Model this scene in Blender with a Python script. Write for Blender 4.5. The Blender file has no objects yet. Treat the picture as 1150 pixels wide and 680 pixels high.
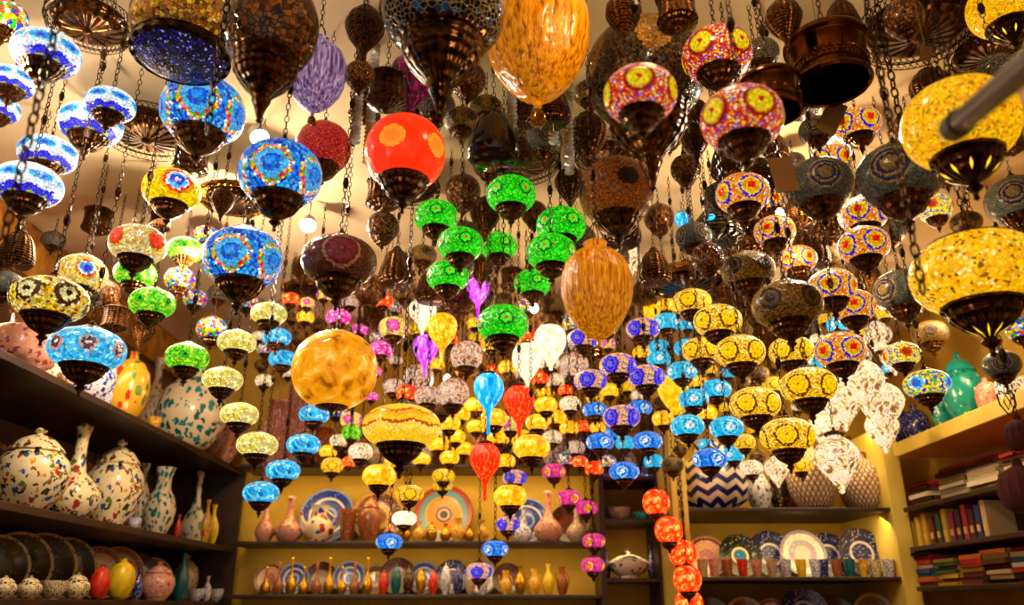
import bpy, bmesh, math, random
from mathutils import Vector, Matrix, Euler
R = random.Random(7)
C = bpy.context.scene.collection
sc = bpy.context.scene
PI = math.pi
# ------------------------------------------------------------------ camera, world, lights
F = 900.0; PITCH = math.radians(20.7); CAM = Vector((0, 0, 1.6))
CP, SP = math.cos(PITCH), math.sin(PITCH)
cam = bpy.data.objects.new('camera', bpy.data.cameras.new('camera')); C.objects.link(cam)
cam.location = CAM; cam.rotation_euler = (PI/2 + PITCH, 0, 0)
cam.data.sensor_width = 36; cam.data.lens = 36*F/1150; cam.data.clip_start = .05
cam.data.dof.use_dof = True; cam.data.dof.focus_distance = 2.3; cam.data.dof.aperture_fstop = 2.6
sc.camera = cam
sc.view_settings.view_transform = 'Standard'; sc.view_settings.look = 'None'
sc.view_settings.gamma = 1; sc.view_settings.use_curve_mapping = False
sc.view_settings.exposure = 0.25
sc.cycles.use_denoising = True
sc.cycles.max_bounces = 6; sc.cycles.diffuse_bounces = 3; sc.cycles.glossy_bounces = 3
sc.cycles.transmission_bounces = 4; sc.cycles.transparent_max_bounces = 8
sc.cycles.caustics_reflective = False; sc.cycles.caustics_refractive = False
sc.cycles.sample_clamp_indirect = 4
w = bpy.data.worlds.new('world'); sc.world = w; w.use_nodes = True
w.node_tree.nodes['Background'].inputs[0].default_value = (1, .80, .55, 1)
w.node_tree.nodes['Background'].inputs[1].default_value = 0.6

def light(kind, loc, power, col, size=.1, rot=None, sizey=None, spot=None):
    l = bpy.data.lights.new('lamp_light', kind); l.energy = power; l.color = col
    if kind == 'AREA':
        l.size = size
        if sizey: l.shape = 'RECTANGLE'; l.size_y = sizey
    else: l.shadow_soft_size = size
    if kind == 'SPOT': l.spot_size = math.radians(spot or 110); l.spot_blend = .6
    o = bpy.data.objects.new('lamp_light', l); C.objects.link(o); o.location = loc
    if rot: o.rotation_euler = rot
    return o
WARM = (1, .66, .30)
SPOTS = [(291, 152), (346, 252), (929, 150), (1012, 405)]
def spot_pos(px, py):
    u, v = (px-575)/F, (340-py)/F; d = Vector((u, CP - v*SP, SP + v*CP)); return CAM + d*(1.48/d.z)
for s_ in SPOTS[:3]:
    p_ = spot_pos(*s_); light('SPOT', p_ + Vector((0, -.03, -.06)), 30, (1, .85, .62), .04, (Vector((0, 1.2, .9))-p_).to_track_quat('-Z', 'Y').to_euler(), spot=120)
# added fill bulbs to brighten the ceiling, and strip lights under the shelves
FILL_BULBS = [(-1.15, 2.75, 2.86, 19), (.10, 3.4, 2.86, 3), (.95, 2.55, 2.9, 8), (-.35, 4.2, 2.75, 4.5), (1.45, 3.6, 2.7, 6),
         (-1.3, 1.6, 2.95, 8), (.35, 1.25, 3.0, 4)]
for b in FILL_BULBS: light('POINT', (b[0], b[1], b[2]-.10), b[3]*2.0, (1, .79, .52) if b[0] < -1 else (1, .70, .36), .05)
STRIPS = [(-.32, 4.84, 2.355, 2.4, 7), (-.32, 4.84, 1.915, 2.3, 3), (1.48, 4.4, 2.55, 1.0, 3.5), (1.48, 4.4, 2.05, 1.0, 2.5)]
for x, y, z, L, p in STRIPS: light('AREA', (x, y-.02, z-.03), p, (1, .70, .26), L, (math.radians(25), 0, 0), .12)
light('AREA', (-1.5, 2.9, 3.05), 26, (1, .72, .42), 1.6, (0, math.radians(-25), 0), .3)
light('AREA', (1.75, 3.3, 3.05), 18, (1, .72, .36), 1.2, (0, math.radians(35), 0), .3)

# ------------------------------------------------------------------ helpers
def ray(px, py):
    u, v = (px-575)/F, (340-py)/F
    return Vector((u, CP - v*SP, SP + v*CP))
def at(px, py, dfw):           # point at forward distance dfw (metres along the optical axis)
    return CAM + ray(px, py)*dfw
def atY(px, py, Y):
    d = ray(px, py); return CAM + d*(Y/d.y)
def xAt(px, Y, Z):             # world x of picture column px on the line (y=Y, z=Z)
    return (px-575)/F*(Y*CP + (Z-1.6)*SP)
def yAt(px, X, Z):
    return (F*X/(px-575) - (Z-1.6)*SP)/CP
def fw(P): return (P.y)*CP + (P.z-1.6)*SP

def hexc(h):
    h = h.lstrip('#'); c = [int(h[i:i+2], 16)/255 for i in (0, 2, 4)]
    return tuple((x/12.92 if x <= .04045 else ((x+.055)/1.055)**2.4) for x in c) + (1,)

class Mat:
    def __init__(s, name):
        s.m = bpy.data.materials.new(name); s.m.use_nodes = True; s.nt = s.m.node_tree
        s.b = s.nt.nodes['Principled BSDF']
    def n(s, t, **kw):
        nd = s.nt.nodes.new(t)
        for k, v in kw.items():
            if k.startswith('i_'):
                k = k[2:]; k = int(k) if k.isdigit() else k.replace('_', ' ')
                s.put(nd.inputs[k], v)
            else: setattr(nd, k, v)
        return nd
    def put(s, inp, v):
        if isinstance(v, bpy.types.NodeSocket): s.nt.links.new(v, inp)
        else: inp.default_value = v
    def math(s, op, a, b=0.0, c=0.0):
        nd = s.n('ShaderNodeMath', operation=op); s.put(nd.inputs[0], a); s.put(nd.inputs[1], b); s.put(nd.inputs[2], c)
        return nd.outputs[0]
    def mix(s, f, a, b, mode='MIX'):
        nd = s.n('ShaderNodeMix', data_type='RGBA', blend_type=mode)
        s.put(nd.inputs[0], f); s.put(nd.inputs[6], a); s.put(nd.inputs[7], b); return nd.outputs[2]
    def ramp(s, f, stops, interp='CONSTANT'):
        nd = s.n('ShaderNodeValToRGB'); cr = nd.color_ramp; cr.interpolation = interp
        while len(cr.elements) < len(stops): cr.elements.new(1)
        for e, (p, c) in zip(cr.elements, stops):
            e.position = min(max(p, 0), 1)
            e.color = hexc(c) if isinstance(c, str) else c
        s.put(nd.inputs[0], f); return nd.outputs[0]
    def pal(s, f, cols):
        return s.ramp(f, [(i/len(cols), c) for i, c in enumerate(cols)])
    def coord(s):
        return s.n('ShaderNodeTexCoord').outputs['Object']
    def sep(s, v):
        return s.n('ShaderNodeSeparateXYZ', i_0=v).outputs
    def bump(s, h, st=.4, dist=.02):
        nd = s.n('ShaderNodeBump', i_Strength=st, i_Distance=dist, i_Height=h); s.put(s.b.inputs['Normal'], nd.outputs[0])

MATS = {}
def memo(f):
    def g(name, *a, **k):
        if name not in MATS: MATS[name] = f(name, *a, **k)
        return MATS[name]
    return g

@memo
def mosaic(name, pal, scale=9, emis=1.2, motif=None, grout='#1a0d04', gw=.035, bands=None, rough=.18, var=(.42, 1.08), zz=1, metal=0):
    m = Mat(name); co = m.coord()
    vo = m.n('ShaderNodeTexVoronoi', i_Vector=co, i_Scale=scale, i_Randomness=.85)
    ve = m.n('ShaderNodeTexVoronoi', feature='DISTANCE_TO_EDGE', i_Vector=co, i_Scale=scale, i_Randomness=.85)
    rnd = m.sep(vo.outputs['Color']); pos = m.sep(vo.outputs['Position'])
    az = m.math('ARCTAN2', pos[1], pos[0])
    col = m.pal(rnd[0], pal)
    if bands:                                   # (count, amplitude, [(z01, colour)...])
        k, amp, st = bands
        t = m.math('PINGPONG', m.math('MULTIPLY', az, k/PI), 1.0)
        z = m.math('ADD', m.math('MULTIPLY', pos[2], .5), m.math('ADD', .5, m.math('MULTIPLY', t, amp)))
        col = m.ramp(z, st)
    if motif:                                   # dict(n, z, stops[(d,col)], r, ring=(r0,r1,pal), ph)
        n = motif['n']
        a = m.math('SUBTRACT', m.math('FRACT', m.math('ADD', m.math('MULTIPLY', az, n/(2*PI)), .5+motif.get('ph', 0))), .5)
        dx = m.math('MULTIPLY', a, 2*PI/n*motif.get('sx', 1)); dz = m.math('MULTIPLY', m.math('SUBTRACT', pos[2], motif.get('z', .05)-.17), motif.get('sz', 1.15))
        d = m.math('SQRT', m.math('ADD', m.math('MULTIPLY', dx, dx), m.math('MULTIPLY', dz, dz)))
        mc = m.ramp(d, motif['stops'])
        col = m.mix(m.math('LESS_THAN', d, motif['r']), col, mc)
        if 'ring' in motif:
            r0, r1, p2 = motif['ring']
            mk = m.math('MULTIPLY', m.math('GREATER_THAN', d, r0), m.math('LESS_THAN', d, r1))
            col = m.mix(mk, col, m.pal(rnd[1], p2))
    br = m.n('ShaderNodeMapRange', i_Value=rnd[2], i_3=var[0], i_4=var[1]).outputs[0]
    hsv = m.n('ShaderNodeHueSaturation', i_Value=br, i_Color=col).outputs[0]
    edge = m.math('LESS_THAN', ve.outputs['Distance'], gw)
    fin = m.mix(edge, hsv, hexc(grout))
    m.put(m.b.inputs['Base Color'], m.mix(.72 if emis > .3 else 0.0, fin, (0, 0, 0, 1)))
    m.b.inputs['Roughness'].default_value = rough; m.b.inputs['Metallic'].default_value = metal
    if emis:
        m.put(m.b.inputs['Emission Color'], fin); m.b.inputs['Emission Strength'].default_value = emis*.86
    m.bump(m.math('MINIMUM', ve.outputs['Distance'], .1), .5, .03)
    return m.m

@memo
def brass(name, c1='#7a4a18', c2='#1c0d05', rough=.28, sc_=6, holes=None):
    m = Mat(name); co = m.coord()
    no = m.n('ShaderNodeTexNoise', i_Vector=co, i_Scale=sc_, i_Detail=4)
    col = m.ramp(no.outputs[0], [(.35, c2), (.7, c1)], 'LINEAR')
    m.put(m.b.inputs['Base Color'], col); m.b.inputs['Metallic'].default_value = .9; m.b.inputs['Roughness'].default_value = rough
    p = m.sep(co); az = m.math('ARCTAN2', p[1], p[0])
    fl = m.math('SINE', m.math('MULTIPLY', az, 18)); zz_ = m.math('SINE', m.math('MULTIPLY', p[2], 40))
    m.bump(m.math('ADD', fl, zz_), .55, .02)
    if holes:
        n, z0 = holes
        a = m.math('ABSOLUTE', m.math('SUBTRACT', m.math('FRACT', m.math('MULTIPLY', az, n/(2*PI))), .5))
        d = m.math('ADD', m.math('MULTIPLY', a, 4.2/n*2), m.math('ABSOLUTE', m.math('SUBTRACT', p[2], z0)))
        mk = m.math('LESS_THAN', d, .085)
        m.b.inputs['Emission Color'].default_value = hexc('#ffc81e')
        m.put(m.b.inputs['Emission Strength'], m.math('MULTIPLY', mk, 1.6))
    return m.m

@memo
def glow_glass(name, cols, emis=1.0, scale=(3, 3, 3), rough=.12, flute=0, hot=None):
    """lit coloured glass, streaky"""
    m = Mat(name); co = m.coord()
    mp = m.n('ShaderNodeMapping', i_Vector=co, i_Scale=scale)
    no = m.n('ShaderNodeTexNoise', i_Vector=mp.outputs[0], i_Scale=2.2, i_Detail=3, i_Distortion=.6)
    col = m.ramp(no.outputs[0], [(.3+.4*i/max(1, len(cols)-1), c) for i, c in enumerate(cols)], 'LINEAR')
    m.put(m.b.inputs['Base Color'], m.mix(.4, col, (0, 0, 0, 1))); m.b.inputs['Roughness'].default_value = rough
    m.put(m.b.inputs['Emission Color'], col); m.b.inputs['Emission Strength'].default_value = emis
    m.bump(no.outputs[0], .3, .05)
    return m.m

@memo
def clear_glass(name, c='#ffe9c8', emis=.25, sc_=7):
    m = Mat(name); co = m.coord()
    vo = m.n('ShaderNodeTexVoronoi', i_Vector=co, i_Scale=sc_)
    nz = m.n('ShaderNodeTexNoise', i_Vector=co, i_Scale=2.5, i_Detail=4, i_Distortion=1.0)
    col = m.ramp(nz.outputs[0], [(.36, '#6a4418'), (.46, c), (.53, '#fff8e8'), (.62, '#a87430')], 'LINEAR')
    m.put(m.b.inputs['Base Color'], col); m.b.inputs['Roughness'].default_value = .05
    m.b.inputs['Transmission Weight'].default_value = .5; m.b.inputs['IOR'].default_value = 1.3
    m.put(m.b.inputs['Emission Color'], col); m.b.inputs['Emission Strength'].default_value = emis
    m.bump(vo.outputs['Distance'], .8, .05); return m.m

@memo
def pottery(name, base, pal, scale=6, thr=.30, rough=.22, line=None):
    m = Mat(name); co = m.coord()
    no = m.n('ShaderNodeTexNoise', i_Vector=co, i_Scale=scale*1.2, i_Detail=2)
    ad = m.n('ShaderNodeMix', data_type='VECTOR', i_0=.12); m.put(ad.inputs[4], co); m.put(ad.inputs[5], no.outputs['Color'])
    vo = m.n('ShaderNodeTexVoronoi', i_Vector=ad.outputs[1], i_Scale=scale)
    r = m.sep(vo.outputs['Color'])
    col = m.pal(r[0], pal)
    f = m.math('LESS_THAN', vo.outputs['Distance'], m.math('ADD', thr-.08, m.math('MULTIPLY', r[1], .2)))
    c = m.mix(f, hexc(base), col)
    if line:
        z = m.sep(co)[2]
        lf = m.math('LESS_THAN', m.math('ABSOLUTE', m.math('SUBTRACT', m.math('FRACT', m.math('MULTIPLY', z, line[1])), .5)), .05)
        c = m.mix(lf, c, hexc(line[0]))
    m.put(m.b.inputs['Base Color'], c); m.b.inputs['Roughness'].default_value = rough
    return m.m

@memo
def chevron(name):
    m = Mat(name); p = m.sep(m.coord()); az = m.math('ARCTAN2', p[1], p[0])
    t = m.math('PINGPONG', m.math('MULTIPLY', az, 11/PI), 1.0)
    z = m.math('ADD', m.math('MULTIPLY', p[2], 6.0), m.math('MULTIPLY', t, .55))
    c = m.ramp(m.math('FRACT', z), [(0, '#ecd9c0'), (.5, '#141a6e')])
    m.put(m.b.inputs['Base Color'], c); m.b.inputs['Roughness'].default_value = .2; return m.m

@memo
def lattice(name, c1='#e0bfa0', c2='#5d3a2c', k=13):
    m = Mat(name); p = m.sep(m.coord()); az = m.math('MULTIPLY', m.math('ARCTAN2', p[1], p[0]), k/PI); z = m.math('MULTIPLY', p[2], k*.55)
    a = m.math('PINGPONG', m.math('ADD', az, z), .5); b = m.math('PINGPONG', m.math('SUBTRACT', az, z), .5)
    mn = m.math('MINIMUM', a, b)
    c = m.mix(m.math('LESS_THAN', mn, .10), hexc(c1), hexc(c2))
    m.put(m.b.inputs['Base Color'], c); m.b.inputs['Roughness'].default_value = .2; m.bump(mn, .6, .03); return m.m

@memo
def platemat(name, stops, fl=None, rough=.2):
    """rings by radius, with optional flecks"""
    m = Mat(name); co = m.coord(); p = m.sep(co)
    r = m.math('SQRT', m.math('ADD', m.math('MULTIPLY', p[0], p[0]), m.math('MULTIPLY', p[1], p[1])))
    c = m.ramp(r, stops)
    if fl:
        vo = m.n('ShaderNodeTexVoronoi', i_Vector=co, i_Scale=fl[1]); q = m.sep(vo.outputs['Color'])
        c = m.mix(m.math('LESS_THAN', vo.outputs['Distance'], fl[2]), c, m.pal(q[0], fl[0]))
    m.put(m.b.inputs['Base Color'], c); m.b.inputs['Roughness'].default_value = rough; return m.m

@memo
def plain(name, c, rough=.5, c2=None, sc_=8, metal=0, emis=0, bump=0):
    m = Mat(name)
    if c2:
        no = m.n('ShaderNodeTexNoise', i_Vector=m.coord(), i_Scale=sc_, i_Detail=5)
        m.put(m.b.inputs['Base Color'], m.ramp(no.outputs[0], [(.35, c), (.65, c2)], 'LINEAR'))
        if bump: m.bump(no.outputs[0], bump, .01)
    else: m.b.inputs['Base Color'].default_value = hexc(c)
    m.b.inputs['Roughness'].default_value = rough; m.b.inputs['Metallic'].default_value = metal
    if emis:
        m.b.inputs['Emission Color'].default_value = hexc(c); m.b.inputs['Emission Strength'].default_value = emis
    return m.m

# ---- geometry
def bm_new(): return bmesh.new()
def lathe(bm, prof, seg=28, flute=0, nf=12, cx=0, cy=0, M=None):
    rings = []
    for (r, z) in prof:
        if r < 1e-5: rings.append([bm.verts.new((cx, cy, z))])
        else:
            rg = []
            for i in range(seg):
                a = 2*PI*i/seg; rr = r*(1+flute*math.cos(nf*a))
                rg.append(bm.verts.new((cx+rr*math.cos(a), cy+rr*math.sin(a), z)))
            rings.append(rg)
    for A, B in zip(rings, rings[1:]):
        if len(A) == 1 and len(B) == 1: continue
        for i in range(seg):
            j = (i+1) % seg
            try:
                if len(A) == 1: bm.faces.new((A[0], B[i], B[j]))
                elif len(B) == 1: bm.faces.new((A[j], A[i], B[0]))
                else: bm.faces.new((A[i], B[i], B[j], A[j]))
            except ValueError: pass
    if M is not None:
        for rg in rings:
            for v in rg: v.co = M @ v.co
    return bm
def box(bm, x0, x1, y0, y1, z0, z1, M=None):
    vs = [bm.verts.new(((M @ Vector(p)) if M else p)) for p in [(x0,y0,z0),(x1,y0,z0),(x1,y1,z0),(x0,y1,z0),(x0,y0,z1),(x1,y0,z1),(x1,y1,z1),(x0,y1,z1)]]
    for f in ((3,2,1,0),(4,5,6,7),(0,1,5,4),(1,2,6,5),(2,3,7,6),(3,0,4,7)): bm.faces.new([vs[i] for i in f])
    return bm
def tube(bm, pts, r, seg=6, closed=False):
    pts = [Vector(p) for p in pts]; n = len(pts); rings = []
    for i, p in enumerate(pts):
        if closed: t = pts[(i+1) % n]-pts[i-1]
        else: t = pts[min(i+1, n-1)]-pts[max(i-1, 0)]
        t.normalize(); up = Vector((0, 0, 1)) if abs(t.z) < .9 else Vector((1, 0, 0))
        a = t.cross(up).normalized(); b = t.cross(a)
        rr = r[i] if isinstance(r, (list, tuple)) else r
        rings.append([bm.verts.new(p+(a*math.cos(2*PI*k/seg)+b*math.sin(2*PI*k/seg))*rr) for k in range(seg)])
    m = n if closed else n-1
    for i in range(m):
        A, B = rings[i], rings[(i+1) % n]
        for k in range(seg):
            l = (k+1) % seg
            bm.faces.new((A[k], A[l], B[l], B[k]))
    if not closed:
        bm.faces.new(rings[0][::-1]); bm.faces.new(rings[-1])
    return bm
def mesh(bm, name, mat, smooth=True):
    bmesh.ops.recalc_face_normals(bm, faces=bm.faces)
    me = bpy.data.meshes.new(name); bm.to_mesh(me); bm.free()
    if mat: me.materials.append(mat)
    if smooth:
        me.polygons.foreach_set('use_smooth', [True]*len(me.polygons)); me.set_sharp_from_angle(angle=math.radians(50))
    return me
def link(name, me, parent=None, loc=(0, 0, 0), scale=1, rot=None):
    o = bpy.data.objects.new(name, me); C.objects.link(o); o.location = loc
    o.scale = (scale,)*3 if not hasattr(scale, '__len__') else scale
    if rot: o.rotation_euler = rot
    if parent: o.parent = parent
    return o
LABELS = {}
def tag(o, label, cat, group=None, kind=None):
    o['label'] = label; o['category'] = cat
    if group: o['group'] = group
    if kind: o['kind'] = kind
    LABELS.setdefault(label, []).append(o)
    if not (4 <= len(label.split()) <= 16): print('LABELLEN', len(label.split()), label)
    return o
def struct(name, bm, mat, smooth=False):
    o = link(name, mesh(bm, name, mat, smooth)); o['kind'] = 'structure'; return o
MC = {}
def cached(key, fn):
    if key not in MC: MC[key] = fn()
    return MC[key]

# ------------------------------------------------------------------ room
CEIL = 3.2
m_ceil = plain('plaster', '#ead4b0', .9, '#dcc098', 2, bump=.1)
m_yel = plain('yellow_wall', '#d0a63c', .8, '#b8902c', 3)
m_wood = plain('dark_wood', '#23130a', .45, '#3a2010', 9)
m_lwood = plain('pale_yellow_wood', '#e6cc68', .5, '#d4b448', 5)
X0, X1, Y0, Y1 = -2.20, 2.40, -1.2, 5.12
struct('floor', box(bm_new(), X0, X1, Y0, Y1, -.1, 0), plain('stone_floor', '#6b4a2c', .4, '#4c331d', 3))
struct('ceiling', box(bm_new(), X0-.1, X1+.1, Y0, Y1+.1, CEIL, CEIL+.1), m_ceil)
struct('wall_left', box(bm_new(), X0-.1, X0, Y0, Y1+.1, 0, CEIL), plain('left_plaster', '#7a5230', .9, '#5a3a20', 3))
struct('wall_right', box(bm_new(), X1, X1+.1, Y0, Y1+.1, 0, CEIL), m_yel)
struct('wall_back', box(bm_new(), X0, X1, Y1, Y1+.1, 0, CEIL), m_yel)
# ochre cornice where the left wall meets the ceiling, with a floral relief
b = bm_new(); prof = [(0, 0), (.05, .0), (.07, -.03), (.07, -.20), (.05, -.23), (0, -.23)]
n = 0
for i in range(len(prof)-1):
    (a0, z0), (a1, z1) = prof[i], prof[i+1]
    vs = [b.verts.new((X0+a, y, CEIL+z)) for (a, z, y) in ((a0, z0, Y0), (a1, z1, Y0), (a1, z1, Y1), (a0, z0, Y1))]
    b.faces.new(vs)
struct('trim_1', b, plain('ochre_relief', '#8a5312', .6, '#c58a2c', 14, bump=1.0))

def shelf_board(name, x0, x1, y0, y1, z, mat, label, cat='shelf', th=.022, group='shelf boards'):
    b = bm_new(); box(b, x0, x1, y0, y1, z-th, z)
    bmesh.ops.bevel(b, geom=b.edges[:], offset=.003, segments=1, affect='EDGES')
    o = link(name, mesh(b, name, mat, False)); tag(o, label, cat, group); return o
LX = -1.66   # front edge of the left shelves
LZ = [1.6+.78, 1.6+.32, 1.6+.02]
for z, lb in zip(LZ, ('upper', 'middle', 'lower')):
    shelf_board('shelf_board', X0, LX, .8, 4.998, z, m_wood, f'dark wooden {lb} shelf board along the left wall under pottery', th=.03)
BZ = [1.6+.785, 1.6+.345, 1.6+.055]; BY = 4.80
for z, lb in zip(BZ, ('upper', 'middle', 'lower')):
    shelf_board('shelf_board', -1.62, .50, BY, Y1, z, m_wood, f'dark {lb} shelf board on the yellow back wall')
# middle cabinet between back shelves and alcove
MZ = [1.6+.70, 1.6+.46, 1.6+.14]
for z, lb in zip(MZ, ('upper', 'middle', 'lower')):
    shelf_board('shelf_board', .53, .825, 4.70, Y1, z, m_wood, f'short dark {lb} shelf board in the narrow middle bay')
for x, nm in ((.50, 'left'), (.825, 'right')):
    b = bm_new(); box(b, x, x+.03, 4.72, Y1, 0, 2.7); o = link('shelf_upright', mesh(b, 'shelf_upright', m_wood, False))
    tag(o, f'tall dark wooden upright on the {nm} side of the narrow middle bay', 'shelf')
b = bm_new(); box(b, X0, LX+.01, 5.0, 5.03, 0, 2.40); o = link('shelf_upright', mesh(b, 'shelf_upright', m_wood, False))
tag(o, 'dark wooden end panel closing the left wall shelves at the back corner', 'shelf')
# alcove unit (pale yellow), right of centre
AY = 4.30; AY1 = 4.98; AX0 = xAt(778, AY, 1.9); AX1 = xAt(1004, AY, 1.9)
AZ = [1.6+.478, 1.6+.135, 1.6-.17]
struct('trim_2', box(bm_new(), AX0-.09, AX0-.01, AY, AY1, 0, 2.62), m_lwood)
struct('trim_3', box(bm_new(), AX1+.01, AX1+.09, AY-.02, AY1, 0, 2.50), m_lwood)
struct('wall_alcove', box(bm_new(), AX0-.09, X1, AY1, AY1+.02, 0, CEIL), m_yel)
for z, lb in zip(AZ, ('upper', 'middle', 'lower')):
    shelf_board('shelf_board', AX0-.01, AX1+.01, AY, AY1, z, m_wood, f'dark {lb} shelf board in the pale yellow alcove right of centre', th=.02)
# right wall shelves
RX = 2.02; RZ = [1.6+.80, 1.6+.47, 1.6+.275, 1.6+.085]
shelf_board('shelf_board', RX, X1, 2.0, 4.25, RZ[0], m_lwood, 'thick pale yellow top shelf board on the right wall under teal pottery', th=.07)
for z, lb in zip(RZ[1:], ('upper', 'middle', 'lower')):
    shelf_board('shelf_board', RX, X1, 2.0, 4.25, z, m_wood, f'dark {lb} textile shelf board on the right wall')

# ------------------------------------------------------------------ chains & metalwork
m_br = brass('aged_brass'); m_brd = brass('dark_brass', '#4a2a10', '#120703', .32); m_gold = brass('polished_brass', '#c98a22', '#4a2808', .22)
m_star = brass('pierced_brass', '#5a3010', '#160a04', .25, holes=(9, -1.02))
def chain_mesh(L, w_=.005, h=.011, r=.0014):
    b = bm_new(); n = max(1, int(round(L/(h*1.55)))); st = L/n
    for i in range(n):
        zc = (i+.5)*st; hh = st*.62
        pts = []
        for k in range(8):
            a = 2*PI*k/8; x = w_*math.cos(a); z = hh*math.sin(a)
            pts.append((x, 0, zc+z) if i % 2 else (0, x, zc+z))
        tube(b, pts, r, 3, closed=True)
        if i % 14 == 7:   # ornament in the chain
            lathe(b, [(0, zc-.018), (.006, zc-.012), (.009, zc), (.006, zc+.012), (0, zc+.018)], 6)
    return b
def chain(parent, P, top, S):
    """chain child of a root scaled S, from world P up to z=top"""
    L = max(.03, top-P.z); q = max(.04, round(L/.06)*.06); th = 'n' if P.y < 3.2 else 'f'
    me = cached(('chain', round(q, 3), th), lambda: mesh(chain_mesh(q) if th == 'n' else chain_mesh(q, .0065, .017, .0019), 'chain', m_brd, False))
    o = link('chain', me, parent); o.scale = (1/S, 1/S, L/q/S)
    return o
def shape_mesh(key, mat, fn):
    return cached((key, mat.name), lambda: mesh(fn(), key, mat))
def globe_bm(q, e=.92):
    prof = []
    for i in range(21):
        t = PI*i/20; s, c = math.sin(t), math.cos(t)
        prof.append((s**e if 0 < i < 20 else 0, q*math.copysign(abs(c)**e, c)))
    return lathe(bm_new(), prof, 32)
def fin_bm(q):
    return lathe(bm_new(), [(0, -q-.43), (.09, -q-.44), (.15, -q-.50), (.10, -q-.56), (.05, -q-.60), (.04, -q-.68), (.06, -q-.71), (0, -q-.76)], 16)
def cup_bm(q, nofin=False):
    if nofin: return lathe(bm_new(), [(.0, -.80*q), (.58, -.78*q), (.635, -.82*q), (.62, -.89*q), (.56, -.92*q), (.55, -q-.02), (.47, -q-.15), (.35, -q-.26), (.23, -q-.34), (.13, -q-.39), (.09, -q-.44), (0, -q-.44)], 28, .012, 14)
    p = [(.0, -.80*q), (.58, -.78*q), (.635, -.82*q), (.62, -.89*q), (.56, -.92*q), (.55, -q-.02), (.47, -q-.15), (.35, -q-.26), (.23, -q-.34),
         (.13, -q-.39), (.09, -q-.44), (.15, -q-.50), (.10, -q-.56), (.05, -q-.60), (.04, -q-.68), (.06, -q-.71), (0, -q-.76)]
    return lathe(bm_new(), p, 28, .012, 14)
def tier_bm(q):
    p = [(.88*a_, b_) for a_, b_ in TIER(q)]
    return lathe(bm_new(), p, 36, .01, 18)
def TIER(q):
    return [(0, -.6*q), (.76, -.60*q), (.82, -.65*q), (.83, -.72*q), (.76, -.78*q), (.74, -.92*q), (.70, -q-.02), (.73, -q-.05), (.70, -q-.1), (.60, -q-.28), (.44, -q-.46), (.30, -q-.58), (.24, -q-.66),
         (.20, -q-.70), (.22, -q-.76), (.15, -q-.90), (.09, -q-1.08), (.05, -q-1.2), (.07, -q-1.24), (0, -q-1.3)]
def cap_bm(q):
    p = [(0, q+.30), (.05, q+.29), (.05, q+.22), (.12, q+.18), (.12, q+.13), (.22, q+.09), (.33, q+.03), (.42, q-.03), (.47, q-.08), (.44, q-.12), (0, q-.1)]
    b = lathe(bm_new(), p, 20)
    return tube(b, [(.05*math.cos(a), 0, q+.34+.05*math.sin(a)) for a in [2*PI*k/8 for k in range(8)]], .014, 4, closed=True)
def tear_bm(tail, fl=.03):
    p = [(.0, 1.02), (.30, 1.0), (.34, .94), (.55, .88), (.78, .68), (.94, .38), (1, .05), (.95, -.3), (.80, -.66), (.58, -1.0), (.34, -1.32), (.2, -1.55), (.13, -1.7-.2*tail), (.10, -1.8-.7*tail), (.12, -1.85-.9*tail), (.0, -1.9-tail)]
    return lathe(bm_new(), p, 36, fl, 12)
def tearcap_bm():
    return lathe(bm_new(), [(0, 1.35), (.05, 1.33), (.08, 1.2), (.3, 1.14), (.45, 1.06), (.48, 1.0), (.42, .93), (0, .93)], 20)
def pear_bm():
    p = [(0, 1.0), (.28, .98), (.30, .85), (.52, .74), (.80, .50), (.97, .15), (1, -.1), (.92, -.4), (.74, -.72), (.52, -1.0), (.34, -1.25), (.22, -1.45), (.12, -1.6), (.14, -1.68), (0, -1.78)]
    return lathe(bm_new(), p, 40, .045, 10)
def egg_bm(fl=.02, neck=True):
    p = [(.22, 1.30), (.34, 1.22), (.30, 1.12), (.36, 1.02), (.62, .86), (.86, .58), (.98, .2), (1, -.1), (.96, -.45), (.84, -.85), (.64, -1.2), (.4, -1.48), (.18, -1.64), (.06, -1.70), (.07, -1.80), (0, -1.86)]
    return lathe(bm_new(), p, 48, fl, 16)
def cupsmall_bm():   # dark bell
    return lathe(bm_new(), [(0, 1.2), (.12, 1.18), (.14, 1.02), (.5, .85), (.72, .5), (.86, 0), (.98, -.5), (.96, -.85), (.78, -1.05), (.0, -1.08)], 28)

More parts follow.
